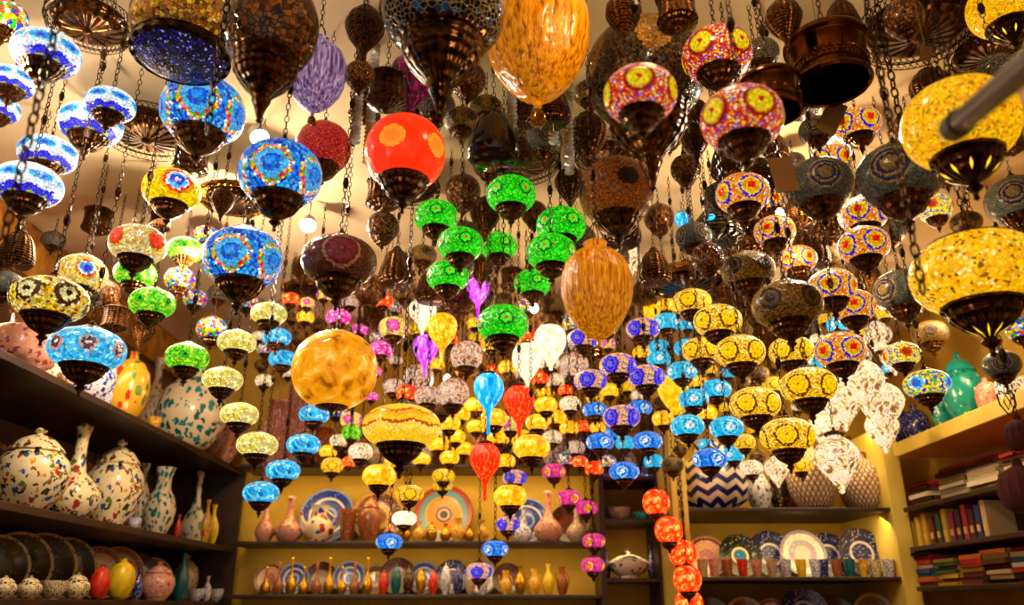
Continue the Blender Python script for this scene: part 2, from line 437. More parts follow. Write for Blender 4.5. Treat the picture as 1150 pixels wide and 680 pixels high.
# ------------------------------------------------------------------ lamp materials
YB = ['#ffe020', '#ffc400', '#ffb000', '#ffee60', '#f0a000']
ML = dict(
 bw=mosaic('eye_mosaic', ['#ffffff'], 17, 1.1, bands=(9, .05, [(0, '#c8c020'), (.22, '#e8f0a0'), (.245, '#a8b818'), (.275, '#2408e8'), (.352, '#f4f8ff'), (.90, '#a8e8ff')]),
           motif=dict(n=7, z=.165, sz=2.6, sx=1.0, r=.41, stops=[(0, '#0838f0'), (.15, '#00a0f8'), (.33, '#70e8ff'), (.40, '#ffffff')]), grout='#90b0d0', gw=.012),
 bl=mosaic('blue_flower_mosaic', ['#0868ff', '#1090ff', '#20b0ff', '#0848e0', '#58c8ff', '#0838b0'], 15, 1.0,
           motif=dict(n=5, z=-.02, r=.54, stops=[(0, '#2098ff'), (.16, '#0858e8'), (.24, '#48c0ff')], ring=(.40, .54, ['#ffd800', '#ff2010', '#ffffff', '#30c030', '#ffb000', '#ff70a0'])), grout='#04103c', gw=.03),
 gr=mosaic('green_mosaic', ['#08e010', '#28ff18', '#04c808', '#58ff20', '#00b008', '#10f010'], 15, 1.0,
           motif=dict(n=5, z=.1, r=.30, stops=[(0, '#ff5010'), (.09, '#30ff20'), (.22, '#067010')]), grout='#023004', gw=.03),
 gy=mosaic('lime_mosaic', ['#60f020', '#a0ff20', '#30d818', '#d0ff40', '#40e020'], 9, 1.05,
           motif=dict(n=5, z=.1, r=.34, stops=[(0, '#085808'), (.10, '#30d818'), (.26, '#c8ff20')]), grout='#0c3804', gw=.04),
 ye=mosaic('yellow_eye_mosaic', ['#ffe010', '#ffd000', '#ffc800'], 12, 1.15,
           motif=dict(n=3, z=.15, r=.58, stops=[(0, '#ffffff'), (.09, '#0030e0'), (.22, '#20c0ff'), (.32, '#ffffff'), (.38, '#ff2808'), (.48, '#ffa000')]), gw=.015, grout='#c08000'),
 cf=mosaic('cream_red_flower_mosaic', ['#fff0b0', '#ffe060', '#e8c860', '#ffb840', '#ffffff'], 15, 1.0,
           motif=dict(n=4, z=.15, r=.42, stops=[(0, '#ff3810'), (.30, '#ff2008'), (.36, '#d0d020')]), grout='#704010', gw=.03),
 cb=mosaic('cream_blue_eye_mosaic', ['#fff0b0', '#ffe060', '#ffc850', '#ffb840'], 12, 1.05,
           motif=dict(n=4, z=.15, r=.52, stops=[(0, '#1030f0'), (.16, '#20a8ff'), (.27, '#ffffff'), (.34, '#ff3808'), (.42, '#ffd040')]), grout='#704010', gw=.03),
 yb=mosaic('yellow_brown_flower_mosaic', ['#ffd820', '#ffe860', '#e8a800', '#ffb800', '#6a3004', '#fff8c0'], 13, 1.0,
           motif=dict(n=6, z=.15, r=.36, stops=[(0, '#2c1404'), (.1, '#fff0a0'), (.24, '#4a2004')]), grout='#4a2804', gw=.03),
 cy=mosaic('cyan_flower_mosaic', ['#40c8ff', '#60d8ff', '#28b0f0', '#a8f0ff', '#30c0ff'], 13, 1.1,
           motif=dict(n=7, z=.12, r=.24, stops=[(0, '#fff0c0'), (.07, '#6a2c20'), (.17, '#e0a080')]), grout='#0868a8', gw=.025),
 mu=mosaic('multicolour_mosaic', ['#ff3010', '#1040f0', '#20c020', '#ffd000', '#ffffff', '#ff5010'], 5, 1.0, grout='#200804', gw=.03),
 sc=mosaic('cream_scroll_glass', ['#fff080', '#ffe860', '#fff4a0'], 5.5, 1.15, grout='#a07010', gw=.045),
 ca=mosaic('cyan_cloud_glass', ['#08a8f0', '#20b8ff', '#50d0ff', '#0890d8', '#a0f0ff'], 5, 1.1, grout='#0898e0', gw=.01),
 cr=mosaic('cyan_white_ring_mosaic', ['#10c0f0', '#30d0ff', '#08a8e0'], 12, 1.1,
           motif=dict(n=4, z=.05, r=.55, stops=[(0, '#e8a050'), (.07, '#ffffff'), (.22, '#50e0ff'), (.34, '#0888c8'), (.42, '#60e8ff')]), grout='#0060a0', gw=.02),
 bp=mosaic('indigo_ring_mosaic', ['#ffb040', '#ffc860', '#5030ff', '#ffa050', '#ffe0a0'], 12, 1.1,
           motif=dict(n=4, z=.05, r=.52, stops=[(0, '#ff3060'), (.07, '#6080ff'), (.18, '#2010d0'), (.28, '#6048ff'), (.42, '#2808c8')]), grout='#180860', gw=.025),
 lb=mosaic('light_blue_ring_mosaic', ['#2090ff', '#40b0ff', '#1060e0'], 11, 1.1,
           motif=dict(n=4, z=.05, r=.60, stops=[(0, '#ffffff'), (.18, '#1038c0'), (.27, '#80d8ff'), (.42, '#1058e0')]), grout='#0830a0', gw=.02),
 pk=mosaic('pink_orange_mosaic', ['#ff2090', '#ff40a0', '#c010c0', '#ff6020'], 9, 1.1,
           motif=dict(n=4, z=.05, r=.52, stops=[(0, '#ffd020'), (.12, '#ff5010'), (.24, '#ffc040'), (.34, '#e01090')]), grout='#600040', gw=.02),
 pi=mosaic('pink_blossom_glass', ['#ff30b0', '#ff60c8', '#ff20a0', '#ffc0e0'], 6, 1.1, grout='#c01070', gw=.02),
 py=mosaic('pink_yellow_mosaic', ['#ffe060', '#fff0a0', '#ffc030'], 9, 1.05,
           motif=dict(n=4, z=.1, r=.5, stops=[(0, '#ffffff'), (.1, '#ff50c0'), (.38, '#e02080')]), grout='#a06010', gw=.03),
 yf=mosaic('yellow_disc_mosaic', ['#ffc400', '#ffd828', '#f0a400', '#ffe880', '#e09c00', '#b86800'], 17, 1.12,
           motif=dict(n=5, z=.05, r=.50, stops=[(0, '#c03000'), (.05, '#ffd000'), (.22, '#f0a800'), (.27, '#ffcc08'), (.37, '#5a2002'), (.46, '#ffc000')]), grout='#8a5000', gw=.018, var=(.65, 1.15)),
 rs=mosaic('red_yellow_daisy_mosaic', ['#ff2008', '#ffa000', '#ffe8d0', '#d81004', '#2040d0', '#ffc818', '#c01004', '#f01804', '#b00800', '#ff4010'], 21, 1.0,
           motif=dict(n=5, z=.1, r=.44, stops=[(0, '#e01000'), (.08, '#ffdc10'), (.30, '#e0a000'), (.34, '#a00c00')]), grout='#300804', gw=.03),
 so=mosaic('orange_star_mosaic', ['#ff9c08', '#ff7c00', '#ffb020', '#ffe8c0', '#ff9408', '#ff5808'], 16, 1.0,
           motif=dict(n=5, z=.05, r=.56, stops=[(0, '#ff1008'), (.16, '#ffb000'), (.28, '#ffd020'), (.39, '#2010d8'), (.48, '#ffb848')]), grout='#6a1004', gw=.025),
 by=mosaic('blue_yellow_eye_mosaic', ['#ffe010', '#ffd000', '#fff080', '#20c040', '#3060e0', '#ffd800'], 11, 1.1,
           motif=dict(n=4, z=.1, r=.5, stops=[(0, '#1060f0'), (.2, '#30c8ff'), (.32, '#ffffff'), (.36, '#ffe010'), (.44, '#2030c0')]), grout='#6a5000', gw=.03),
 ry=mosaic('red_flower_yellow_mosaic', ['#ffe010', '#ffd000', '#fff080', '#3040e0'], 11, 1.1,
           motif=dict(n=4, z=.1, r=.42, stops=[(0, '#b02010'), (.2, '#ff3010'), (.32, '#ffe010')]), grout='#6a5000', gw=.03),
 yw=mosaic('yellow_wave_mosaic', ['#ffd020'], 20, 1.05, bands=(7, .05, [(0, '#ffb820'), (.30, '#ffc820'), (.40, '#ffd850'), (.49, '#c03c04'), (.52, '#ffc808'), (.58, '#ffb000'), (.64, '#d86000'), (.67, '#ffc818')]), grout='#b06800', gw=.015, var=(.7, 1.1)),
 Y1=mosaic('amber_speckle_mosaic', ['#ffc000', '#ffcc08', '#ffb000', '#ffd818', '#ff9c00', '#ffc400', '#8a6808', '#ffb800', '#ff9000'], 24, 1.05, grout='#c07000', gw=.02, var=(.6, 1.1)),
 Y2=mosaic('gold_crackle_mosaic', ['#ffb400', '#ffc008', '#ffa400', '#ffd020', '#ffe880', '#ffbc00', '#ffb000', '#7a5000', '#ffc810', '#ffac00'], 21, 1.08, grout='#c87400', gw=.02, var=(.6, 1.1)),
 gu=mosaic('unlit_grey_blue_mosaic', ['#5a6a68', '#4a5860', '#6a7060', '#404a58', '#787860'], 24, .06,
           motif=dict(n=4, z=.1, r=.52, stops=[(0, '#8a7030'), (.22, '#101c60'), (.30, '#a08030'), (.36, '#182878'), (.46, '#b09040')]), grout='#15181a', gw=.03, rough=.25),
 bu=mosaic('unlit_bronze_mosaic', ['#9a6818', '#7a5010', '#b88428', '#5a3808', '#8a7020'], 24, .10,
           motif=dict(n=5, z=.15, r=.36, stops=[(0, '#180804'), (.16, '#6a3c08'), (.26, '#241004')]), grout='#1c0e04', gw=.03, rough=.25),
 bo=mosaic('unlit_orange_flower_mosaic', ['#b86010', '#a05008', '#c87018', '#904808'], 22, .14,
           motif=dict(n=4, z=.15, r=.30, stops=[(0, '#180804'), (.22, '#3a1404')]), grout='#3a1804', gw=.03, rough=.25),
 db=plain('burgundy_lacquer', '#5a1a1c', .25, '#7a3020', 9),
 bd=mosaic('unlit_burgundy_mosaic', ['#6a2020', '#7a3820', '#5a2818', '#8a4a28'], 22, .06,
           motif=dict(n=3, z=.14, r=.52, stops=[(0, '#d08030'), (.05, '#a83848'), (.36, '#902838'), (.44, '#e09878')]), grout='#200808', gw=.025, rough=.2),
 bk=mosaic('black_jewel_mosaic', ['#08080a', '#101014', '#0a0a20', '#181008', '#2060a0', '#0c0c0c', '#101010'], 11, .05, grout='#a08858', gw=.05, rough=.12),
 gd=mosaic('gold_pebble_mosaic', ['#c88a10', '#e0a818', '#a06808', '#ffc838', '#7a4808', '#d07818'], 13, .30, grout='#2a1404', gw=.05, rough=.15),
 bn=mosaic('brown_scale_mosaic', ['#6a3008', '#8a4810', '#4a2004', '#a86018', '#3a1804'], 8, .12, grout='#140804', gw=.06, rough=.15),
 dk=mosaic('dark_gold_flower_mosaic', ['#3a2408', '#1c1004', '#5a3c10', '#140a04', '#6a4a18'], 20, .08,
           motif=dict(n=5, z=.5, sz=.6, r=.34, stops=[(0, '#8a5c14'), (.22, '#a8701c')]), grout='#080402', gw=.04, rough=.15),
 or_=mosaic('orange_dot_glass', ['#ff2c04', '#ff3406', '#f02404'], 40, 1.05,
           motif=dict(n=5, z=.1, r=.34, stops=[(0, '#ff7818'), (.2, '#ff8820')], ring=(.30, .34, ['#ffb020', '#ff5010'])), grout='#f02808', gw=.0, var=(.9, 1.05)),
 rg=mosaic('red_glitter_glass', ['#b00808', '#d01010', '#900404', '#ff5040'], 40, .7, grout='#600000', gw=.02),
 gc=glow_glass('gold_crackle_glass', ['#8a4a04', '#e08808', '#f0a010', '#ffd070'], .78, (1.2, 1.2, 1.2)),
 am=glow_glass('amber_wrinkled_glass', ['#7a3a00', '#d07800', '#f09008', '#ffa820'], .38, (5.5, 5.5, 1.1)),
 am2=glow_glass('amber_fluted_glass', ['#8a4400', '#c86c04', '#f09010', '#ffb020'], .42, (7, 7, .4)),
 tb=glow_glass('blue_teardrop_glass', ['#0060d8', '#00a0f8', '#20b8ff', '#b0f0ff'], 1.0, (1.5, 1.5, .5)),
 tr=glow_glass('red_teardrop_glass', ['#b00800', '#ff1c04', '#ff3808', '#ff8030'], 1.05, (4, 4, .4)),
 tp=glow_glass('purple_teardrop_glass', ['#7008c0', '#c030e8', '#e060ff', '#ffc0ff'], 1.0, (1.5, 1.5, .5)),
 to=glow_glass('orange_teardrop_glass', ['#e05000', '#ff9000', '#ffb818', '#ffe060'], 1.05, (2, 2, 1)),
 tc=glow_glass('cream_teardrop_glass', ['#e8b878', '#ffe0b0', '#fff4d8', '#ffffff'], .95, (2, 2, 1)),
 tk=clear_glass('clear_pink_glass', '#e8a888', .32), cl=clear_glass('clear_crystal', '#ffd890', .5),
 la=glow_glass('lavender_ribbed_glass', ['#3a1848', '#7a5490', '#b090c0', '#e8c8f0'], .35, (5, 5, .4)),
 mg=glow_glass('magenta_ribbed_glass', ['#200408', '#500820', '#8a0c48', '#d02080'], .25, (3, 3, .4)),
 bb=plain('black_brown_glass', '#140c04', .12, '#1c1408', 4),
 st=glow_glass('warm_glass', ['#e87800', '#ffa000', '#ffbc08', '#ffe880'], 1.0, (1.5, 1.5, 1.5)),
 lo=glow_glass('red_orange_glass', ['#c80800', '#ff2004', '#ff4408', '#ffb050'], 1.9, (1.5, 1.5, 1.5)),
 vz=glow_glass('yellow_panel_glass', ['#c88000', '#e8a800', '#ffc810', '#ffe040'], .9, (2, 2, .7)),
)
for k, m in ML.items(): m['k'] = k

# ------------------------------------------------------------------ lamp inventory  (px, py, width px [, depth factor [, facing offset deg]])
LAMPS = []
def G(mat, look, diam, pts, q=.66, shape='globe', group=None, cup=None, name=None, cat='hanging lamp', tail=1.0, land=None):
    for p in pts:
        px, py, wp = p[:3]; df = p[3] if len(p) > 3 else 1; off = p[4] if len(p) > 4 else None
        LAMPS.append(dict(mat=mat, look=look, diam=diam, px=px, py=py, w=wp, df=df, off=off, q=q, shape=shape, group=group, cup=cup, name=name or 'hanging_lamp', cat=cat, tail=tail, land=land, fixed=len(p) > 3))
G('bw', 'blue eye patterned white mosaic lamp', .16, [(52,60,72),(14,92,50),(-2,122,46),(124,118,54,1.08),(102,140,68),(54,174,62,1.08),(32,208,72)], q=.62, group='white and blue eye mosaic lamps')
G('bl', 'big blue flower mosaic lamp', .20, [(228,125,92,.95,-10),(315,196,92,.95,-15),(273,291,87,1,-20)], q=.80, group='blue flower mosaic lamps')
G('rg', 'round red glitter glass lamp', .15, [(363,166,62)], q=.95, land=1)
G('or_', 'orange red glass lamp with pale spots', .18, [(455,172,90,1,-20)], q=.95, land=1)
G('bd', 'unlit burgundy lamp with pink disc', .19, [(381,294,84,1,2)], q=.66, land=1)
G('ye', 'plain yellow lamp with one large eye', .15, [(193,214,64,1,8)], q=.70, land=1)
G('cf', 'cream lamp with red flowers', .15, [(155,275,62,1,38)], q=.68, land=1)
G('cb', 'cream lamp with blue centred red flower', .15, [(92,308,54,1.08,8)], q=.78, land=1)
G('yb', 'yellow lamp with brown flowers', .18, [(56,337,82)], q=.58, land=1)
G('cy', 'pale blue oval lamp with brown flowers', .18, [(98,393,82,1,0)], q=.58, land=1)
G('gy', 'lime green mosaic lamp', .13, [(208,281,40),(152,308,46,1.15),(171,341,50),(210,402,48)], q=.66, group='lime green mosaic lamps')
G('mu', 'small red, blue and green patchwork lamp', .12, [(238,370,34),(202,314,34),(219,336,26),(231,266,30,1.2),(305,375,20,1.2),(378,462,22),(278,340,24,1.2)], q=.8, group='small patchwork lamps')
G('mu', 'red patchwork lamp at the left edge', .15, [(8,22,44,1)], q=.9)
G('sc', 'cream scroll patterned glass lamp', .13, [(302,353,40),(266,385,43),(250,427,45),(269,466,43),(289,500,46)], q=.60, group='cream scroll lamps')
G('ca', 'sky blue clouded glass lamp', .13, [(311,379,32),(318,404,32),(353,466,34),(341,500,38),(318,529,38),(293,554,40)], q=.62, group='sky blue clouded lamps')
G('gc', 'large round gold crackle glass globe', .24, [(376,416,95)], q=.94, cup='gold', land=1)
G('yw', 'broad yellow lamp with wavy bands', .20, [(451,480,88)], q=.56, land=1)
G('pi', 'little pink blossom glass lamp', .11, [(380,357,28),(404,371,20),(428,393,28),(417,446,16),(404,400,16,1.1),(421,418,16)], q=.68, group='pink blossom lamps')
G('py', 'pink and yellow flowered lamp', .13, [(442,369,34)], q=.75, land=1)
G('tp', 'purple teardrop glass lamp', .12, [(478,390,28)], shape='tear', tail=.6, land=1)
G('tp', 'long violet teardrop glass lamp behind the green lamps', .11, [(537,324,26)], shape='tear', tail=1.2)
G('to', 'orange teardrop glass lamp', .12, [(497,368,33)], shape='tear', tail=.8, land=1)
G('tb', 'bright blue teardrop glass lamp', .12, [(549,436,34,.85)], shape='tear', tail=1.3, land=1)
G('tr', 'red fluted teardrop glass lamp', .12, [(583,450,34,.85),(545,515,34,.85)], shape='tear', tail=.9, group='red teardrop lamps')
G('tc', 'cream white teardrop glass lamp', .13, [(475,348,30),(592,402,34),(618,382,36)], shape='tear', tail=.1, group='cream teardrop lamps')
G('tk', 'clear pinkish glass lamp', .14, [(509,442,36),(524,400,36),(470,425,34,1.1),(645,412,34,1.1),(634,350,26,1.2)], q=.95, group='clear pinkish glass lamps')
G('gr', 'bright green mosaic lamp', .15, [(490,244,50),(574,219,56),(517,275,52,.94),(560,277,42,1.08),(503,311,48),(630,254,56,1.06),(619,284,56,.95),(598,319,42),(565,364,58)], q=.72, group='bright green mosaic lamps')
G('am', 'huge wrinkled amber glass teardrop lamp', .26, [(603,30,118,1)], shape='egg', name='teardrop_lamp', land=1)
G('am2', 'amber fluted glass teardrop lamp', .20, [(670,318,80,.8)], shape='egg', name='teardrop_lamp', land=1)
G('bk', 'large black jewelled mosaic lamp', .26, [(498,14,138,1)], q=.75, cup='big', land=1)
G('mg', 'tilted magenta ribbed glass lamp', .13, [(462,88,52,1.1)], shape='tear', tail=-.4, land=1)
G('bb', 'dark brown bell shaped lamp', .14, [(554,155,60)], shape='bell', land=1)
G('la', 'pale lavender ribbed glass lamp', .17, [(356,78,66,1.15)], shape='egg', land=1)
G('gd', 'large gold pebble mosaic bowl lamp', .26, [(208,34,118,1)], q=.72, cup='pierced', land=1)
G('bn', 'large brown scale mosaic lamp', .24, [(304,30,106,.85)], q=1.1, cup='big', land=1)
G('dk', 'huge dark gold flowered mosaic lamp', .30, [(724,84,132,1.15)], q=.95, cup='big', land=1)
G('rs', 'red mosaic lamp with yellow daisies', .16, [(719,107,82,.8,0),(805,62,78,1,-25),(833,134,92,.9,-42)], q=.74, group='red mosaic lamps with yellow daisies')
G('Y1', 'yellow speckled mosaic lamp', .22, [(1128,8,78,1),(1078,140,122,.9)], q=.82, cup='star', group='yellow speckled lamps')
G('Y2', 'huge gold crackle mosaic lamp', .26, [(1096,308,138,.95)], q=.66, cup='star', land=1)
G('gu', 'unlit grey blue mosaic lamp', .18, [(1010,198,92,1.1),(920,208,74,1.1),(1013,328,62,1.1),(1142,225,66,1.2)], q=.78, group='unlit grey blue lamps')
G('bu', 'unlit bronze mosaic lamp', .17, [(884,343,78),(840,304,60)], q=.66, group='unlit bronze lamps')
G('bo', 'unlit orange mosaic lamp with black flowers', .19, [(692,216,84,1.1,20)], q=.92, land=1)
G('so', 'orange mosaic star flower lamp', .14, [(963,141,52),(834,218,60),(926,177,50,1.1),(870,260,46),(969,241,54,1.08),(970,276,56),(896,292,42),(934,323,54,1.05),(958,345,50),(944,394,56),(838,187,44,1.2),(862,228,40,1.2)], q=.72, group='orange lamps with red star flowers')
G('ry', 'yellow lamp with a red flower', .12, [(1013,399,40,1,15)], q=.68, land=1)
G('by', 'yellow lamp with blue eye', .13, [(1041,432,50,1,-25)], q=.64, land=1)
G('mu', 'multicoloured patchwork lamp beside the huge gold lamp', .14, [(1146,370,34)], q=.75)
G('ry', 'small yellow and red lamp between the two big yellow lamps', .12, [(1050,234,38,1.1)], q=.85)
G('yf', 'yellow disc patterned mosaic lamp', .14, [(777,340,44),(806,361,54),(788,394,44,1.08),(831,396,56,.96),(889,395,50,1.08),(848,454,56),(908,434,62),(884,490,60)], q=.66, group='yellow disc mosaic lamps')
G('vz', 'long plain yellow glass lamp', .13, [(756,438,34,1.05),(730,350,20,1.1)], shape='tear', tail=-.2, group='long plain yellow lamps')
G('cr', 'cyan ring patterned mosaic lamp', .12, [(749,363,32),(748,384,24,1.1),(772,391,30),(740,404,27),(766,418,34),(804,438,34),(779,449,34),(772,479,38),(816,481,38),(818,420,20,1.1)], q=.66, group='cyan ring mosaic lamps')
G('lb', 'light blue ring mosaic lamp', .12, [(797,516,38),(668,461,28),(718,459,28),(674,497,32),(727,496,34),(701,530,34),(687,487,24,1.1),(437,609,30),(556,617,30)], q=.62, group='light blue ring lamps')
G('bp', 'indigo and orange mosaic lamp', .13, [(722,370,38),(655,381,36),(694,411,42),(663,428,38),(726,424,42),(698,469,42),(578,537,28),(570,589,28),(538,642,30)], q=.64, group='indigo mosaic lamps')
G('pk', 'pink and orange mosaic lamp', .12, [(622,530,27),(639,560,28),(658,571,26),(667,608,26),(666,635,27)], q=.66, group='pink and orange lamps')
G('st', 'warm amber glass lamp', .13, [(426,535,38),(573,558,38),(492,368,14),(492,500,24),(473,516,22),(597,503,42),(534,456,26),(468,498,20,1.1),(560,492,26,1.1),(625,470,26),(612,440,22,1.1),(520,505,24),(585,492,26),(442,520,22,1.1),(535,480,22)], q=.68, group='warm amber glass lamps')
G('yf', 'small yellow patterned lamp over the back shelves', .12, [(460,555,32),(498,535,26),(484,558,22,1.1)], q=.62, group='small yellow lamps at the back')
G('tc', 'small white glass lamp in front of the back shelf', .11, [(454,583,28)], q=.62)
G('lo', 'glowing red orange lantern', .13, [(737,565,30),(751,596,31),(767,622,31),(772,651,31),(774,679,31)], q=1.0, group='string of red orange lanterns', name='lantern', cat='lantern')
G('cl', 'clear white crystal lamp', .15, [(968,425,46),(990,450,46),(945,450,40),(990,478,36),(960,400,34,1.1),(985,375,30,1.1),(872,525,26),(940,512,48),(925,478,34),(1002,400,26,1.1),(700,290,40,1.1)], q=.9, shape='pear', group='clear crystal lamps', name='crystal_lamp')
G('gy', 'tiny green lamp among the pink lamps', .10, [(395,487,22)], q=.8)
G('cl', 'pale glass lamp beside the broad yellow lamp', .11, [(405,508,28)], q=.75)
G('tb', 'blue teardrop lamp behind the dark bronze cone', .12, [(766,246,16,1.1),], shape='tear', tail=.2)
# ---- further unlit brass lamps and small lights that fill the ceiling between the others
rf = random.Random(21)
DARKS = [(410,30,44),(404,85,34),(586,128,36),(760,14,46),(700,14,40),(650,20,34),(880,20,40),(520,215,40),(610,160,44),(640,205,34),(430,255,36),(445,300,40),(415,325,36),(470,190,34),
         (660,150,44),(770,190,34),(795,290,36),(740,245,34),(735,300,38),(900,110,40),(1045,100,44),(1120,80,44),(1060,190,36),(930,255,40),(1000,260,34),(860,380,30),(810,330,30),(905,370,30),(1045,375,40),
         (340,300,24),(420,355,28),(455,330,28),(545,240,34),(600,240,30),(640,330,26),(575,315,26),(540,300,26),(700,350,26),(690,290,34),(820,25,30),(945,20,40),(1015,20,44),(20,280,40),(5,320,40),(120,330,30),(130,360,30),
         (180,250,24),(250,225,26),(215,180,40),(246,330,26),(160,370,26),(60,270,26),(575,90,22),(640,90,26),(870,165,30),(1100,60,30),(1135,160,30),(1085,250,34),(1125,410,40)]
KINDS = [('bu', 'globe', .7, 'small dim bronze mosaic lamp'), ('bn', 'globe', .95, 'small round brown lamp'), ('br', 'bell', .7, 'small brass bell lamp'), ('gu', 'globe', .75, 'small dim grey mosaic lamp'), ('br', 'canister', .7, 'small dark brass canister lamp'), ('bk', 'globe', .8, 'small black jewelled lamp'), ('br', 'tear', .7, 'small dark brass drop lamp')]
WIN = [(870, 34, 972, 135), (968, 0, 1090, 90), (60, 0, 150, 60), (120, 50, 185, 300), (330, 130, 402, 420), (735, 170, 790, 250), (868, 0, 960, 36)]
tries = 0; XD = list(DARKS)
while tries < 6000 and len(XD) < 118:
    tries += 1
    x = rf.uniform(385, 1000) if rf.random() < .85 else rf.uniform(0, 1150); y = rf.uniform(0, 345); w_ = rf.uniform(26, 46)
    if any(a < x < c_ and b_ < y < d_ for a, b_, c_, d_ in WIN): continue
    if any(math.hypot(p[0]-x, p[1]-y) < (p[2]+w_)*.36 for p in XD): continue
    if any(math.hypot(l['px']-x, l['py']-y) < l['w']*.36 for l in LAMPS): continue
    XD.append((x, y, w_))
KP = {}
for p in XD: KP.setdefault(rf.randrange(len(KINDS)), []).append((p[0], p[1], p[2], 1.12))
ML['br'] = m_br; m_br['k'] = 'br'
for k, (mt_, sh_, q_, lk_) in enumerate(KINDS):
    G(mt_, lk_, .15, KP.get(k, []), q=q_, shape=sh_, tail=.2, group=lk_+'s under the ceiling', name='brass_pendant')
pts = {}
tries = 0
while tries < 5000 and sum(len(v) for v in pts.values()) < 125:
    tries += 1
    x = rf.uniform(285, 1000); y = rf.uniform(330, 530)
    if x > 900 and y > 440: continue
    if x < 350 and y > 430: continue
    w_ = rf.choice([16, 18, 20, 22, 25]) if y < 440 or not 400 < x < 640 else rf.choice([22, 26, 30])
    if any(math.hypot(l['px']-x, (l['py']-y)*1.4) < (l['w']+w_)*.42 for l in LAMPS): continue
    if any(math.hypot(p[0]-x, p[1]-y) < 15 for v in pts.values() for p in v): continue
    k = ('st', 'st', 'st', 'tk', 'cl', 'py', 'mu', 'bu', 'yf', 'lo')[rf.randrange(10)] if x < 690 else ('yf', 'st', 'bu', 'cr', 'yf', 'cl', 'bu')[rf.randrange(7)]
    pts.setdefault(k, []).append((x, y, w_, 1.08))
NM = dict(st='tiny amber glass lamp', bo='tiny unlit orange mosaic lamp', tk='tiny clear pinkish lamp', cl='tiny clear crystal lamp', py='tiny pink and yellow lamp', mu='tiny patchwork mosaic lamp', bu='tiny unlit bronze lamp', yf='tiny yellow disc lamp', lo='tiny orange red lamp', cr='tiny cyan ring lamp')
for k, v in pts.items(): G(k, NM[k], .10, v, q=.75, group=NM[k]+'s at the back', name='small_hanging_lamp')

# trays and metalwork hung under the ceiling take room too: x, y, radius
TRAYS = [(100,28,46,1.52,'f'), (166,150,50,1.50,'f'), (262,226,40,1.42,'g'), (345,328,28,1.50,'g'), (583,182,46,1.5,'f'), (770,318,46,1.28,'g'), (1030,34,62,1.48,'f'), (680,178,34,1.52,'f'), (1110,60,40,1.5,'f'), (460,215,34,1.53,'f'), (930,70,46,1.2,'h'), (866,108,34,1.02,'h')]
OBST = []
def tray_pos(px, py, zrel):
    d = ray(px, py); return CAM + d*(zrel/d.z)
for px, py, rp, zr, k in TRAYS:
    P = tray_pos(px, py, zr); OBST.append((P.x, P.y, rp*fw(P)/900, P.z-.25, P.z+.1))
for ox, oy, od, orr in ((803, 256, 2.9, 34), (1146, 488, 1.6, 20), (1148, 548, 1.6, 26)):
    P = at(ox, oy, od); OBST.append((P.x, P.y, orr*od/900, P.z-.12, P.z+.14))
OBST.append((1.925, 3.05, .07, 2.1, 2.5))
for px, y1, D in ((398,165,2.2),(412,190,2.3),(575,150,2.3),(622,165,2.2),(640,200,2.3),(640,120,2.2)):
    P = at(px, y1, D)
    if P.z > CEIL-.1: P = tray_pos(px, y1, 1.5)
    OBST.append((P.x, P.y, .018, P.z, CEIL))
for px, D in ((302, 4.35), (328, 4.5), (345, 4.4)):
    P = at(px, 500, D); OBST.append((P.x, P.y, .07, P.z-.3, P.z+.45))
for b_ in FILL_BULBS: OBST.append((b_[0], b_[1], .03, b_[2]-.05, b_[2]+.05))

# ------------------------------------------------------------------ depth choice: keep neighbours and their chains apart
def top_k(l): return {'globe': l['q']+.36, 'tear': 1.36, 'egg': 1.9, 'bell': 1.3, 'canister': 1.5, 'pear': 1.36}[l['shape']]
def bot_k(l): return {'globe': l['q']+.88, 'tear': 2.0+l['tail'], 'egg': 1.9, 'bell': 1.1, 'canister': 1.3, 'pear': 1.8}[l['shape']]
def geo(l, D):
    P = at(l['px'], l['py'], D); r = l['w']*D/(2*F)
    return P, r, P.z-bot_k(l)*r, P.z+top_k(l)*r
PL = []
def filler(l): return l['name'] in ('brass_pendant', 'small_hanging_lamp') or l['df'] >= 1.1
PLL = []
def cost(l, D):
    P, r, z0, z1 = geo(l, D); c = abs(math.log(D/l['D0']))*.6
    if z1 > CEIL-.03: c += 40*(z1-CEIL+.03)+4
    if P.y > 4.62-r: c += 30*(P.y-4.62+r)
    if P.x > AX0-.15 and P.y > AY-.02-r: c += 30*(P.y-AY+.02+r)
    if P.x < LX+r and z0 < 3.0: c += 30*(LX+r-P.x)
    if P.x > RX-r: c += 30*(P.x-RX+r)
    for (q, rq, a0, a1) in PL:
        h = math.hypot(P.x-q.x, P.y-q.y)
        if z0 < a1 and a0 < z1: need = r+rq+.004
        elif z1 <= a0: need = rq+.012       # my chain passes it
        else: need = r+.012
        if h < need: c += (need-h)/max(r, rq)*3+.5
    if filler(l):
        for o in PLL:
            if not filler(o) and o is not l:
                ov = (l['w']+o['w'])*.46 - math.hypot(l['px']-o['px'], (l['py']-o['py'])*1.1)
                if ov > 3 and D < o['D']: c += min(.5, ov/min(l['w'], o['w']))*2.4
    for (x, y, rr, a0, a1) in OBST:
        h = math.hypot(P.x-x, P.y-y)
        if z0 < a1 and a0 < z1 and h < r+rr: c += (r+rr-h)/r*1.0+.2
        elif h < rr+.01 and z1 <= a0: c += .4
        elif h < r+.01 and z0 >= a1: c += .8
    return c
for l in LAMPS: l['D0'] = 900*l['diam']/l['w']*l['df']
order = sorted(LAMPS, key=lambda l: (filler(l), -l['w']))
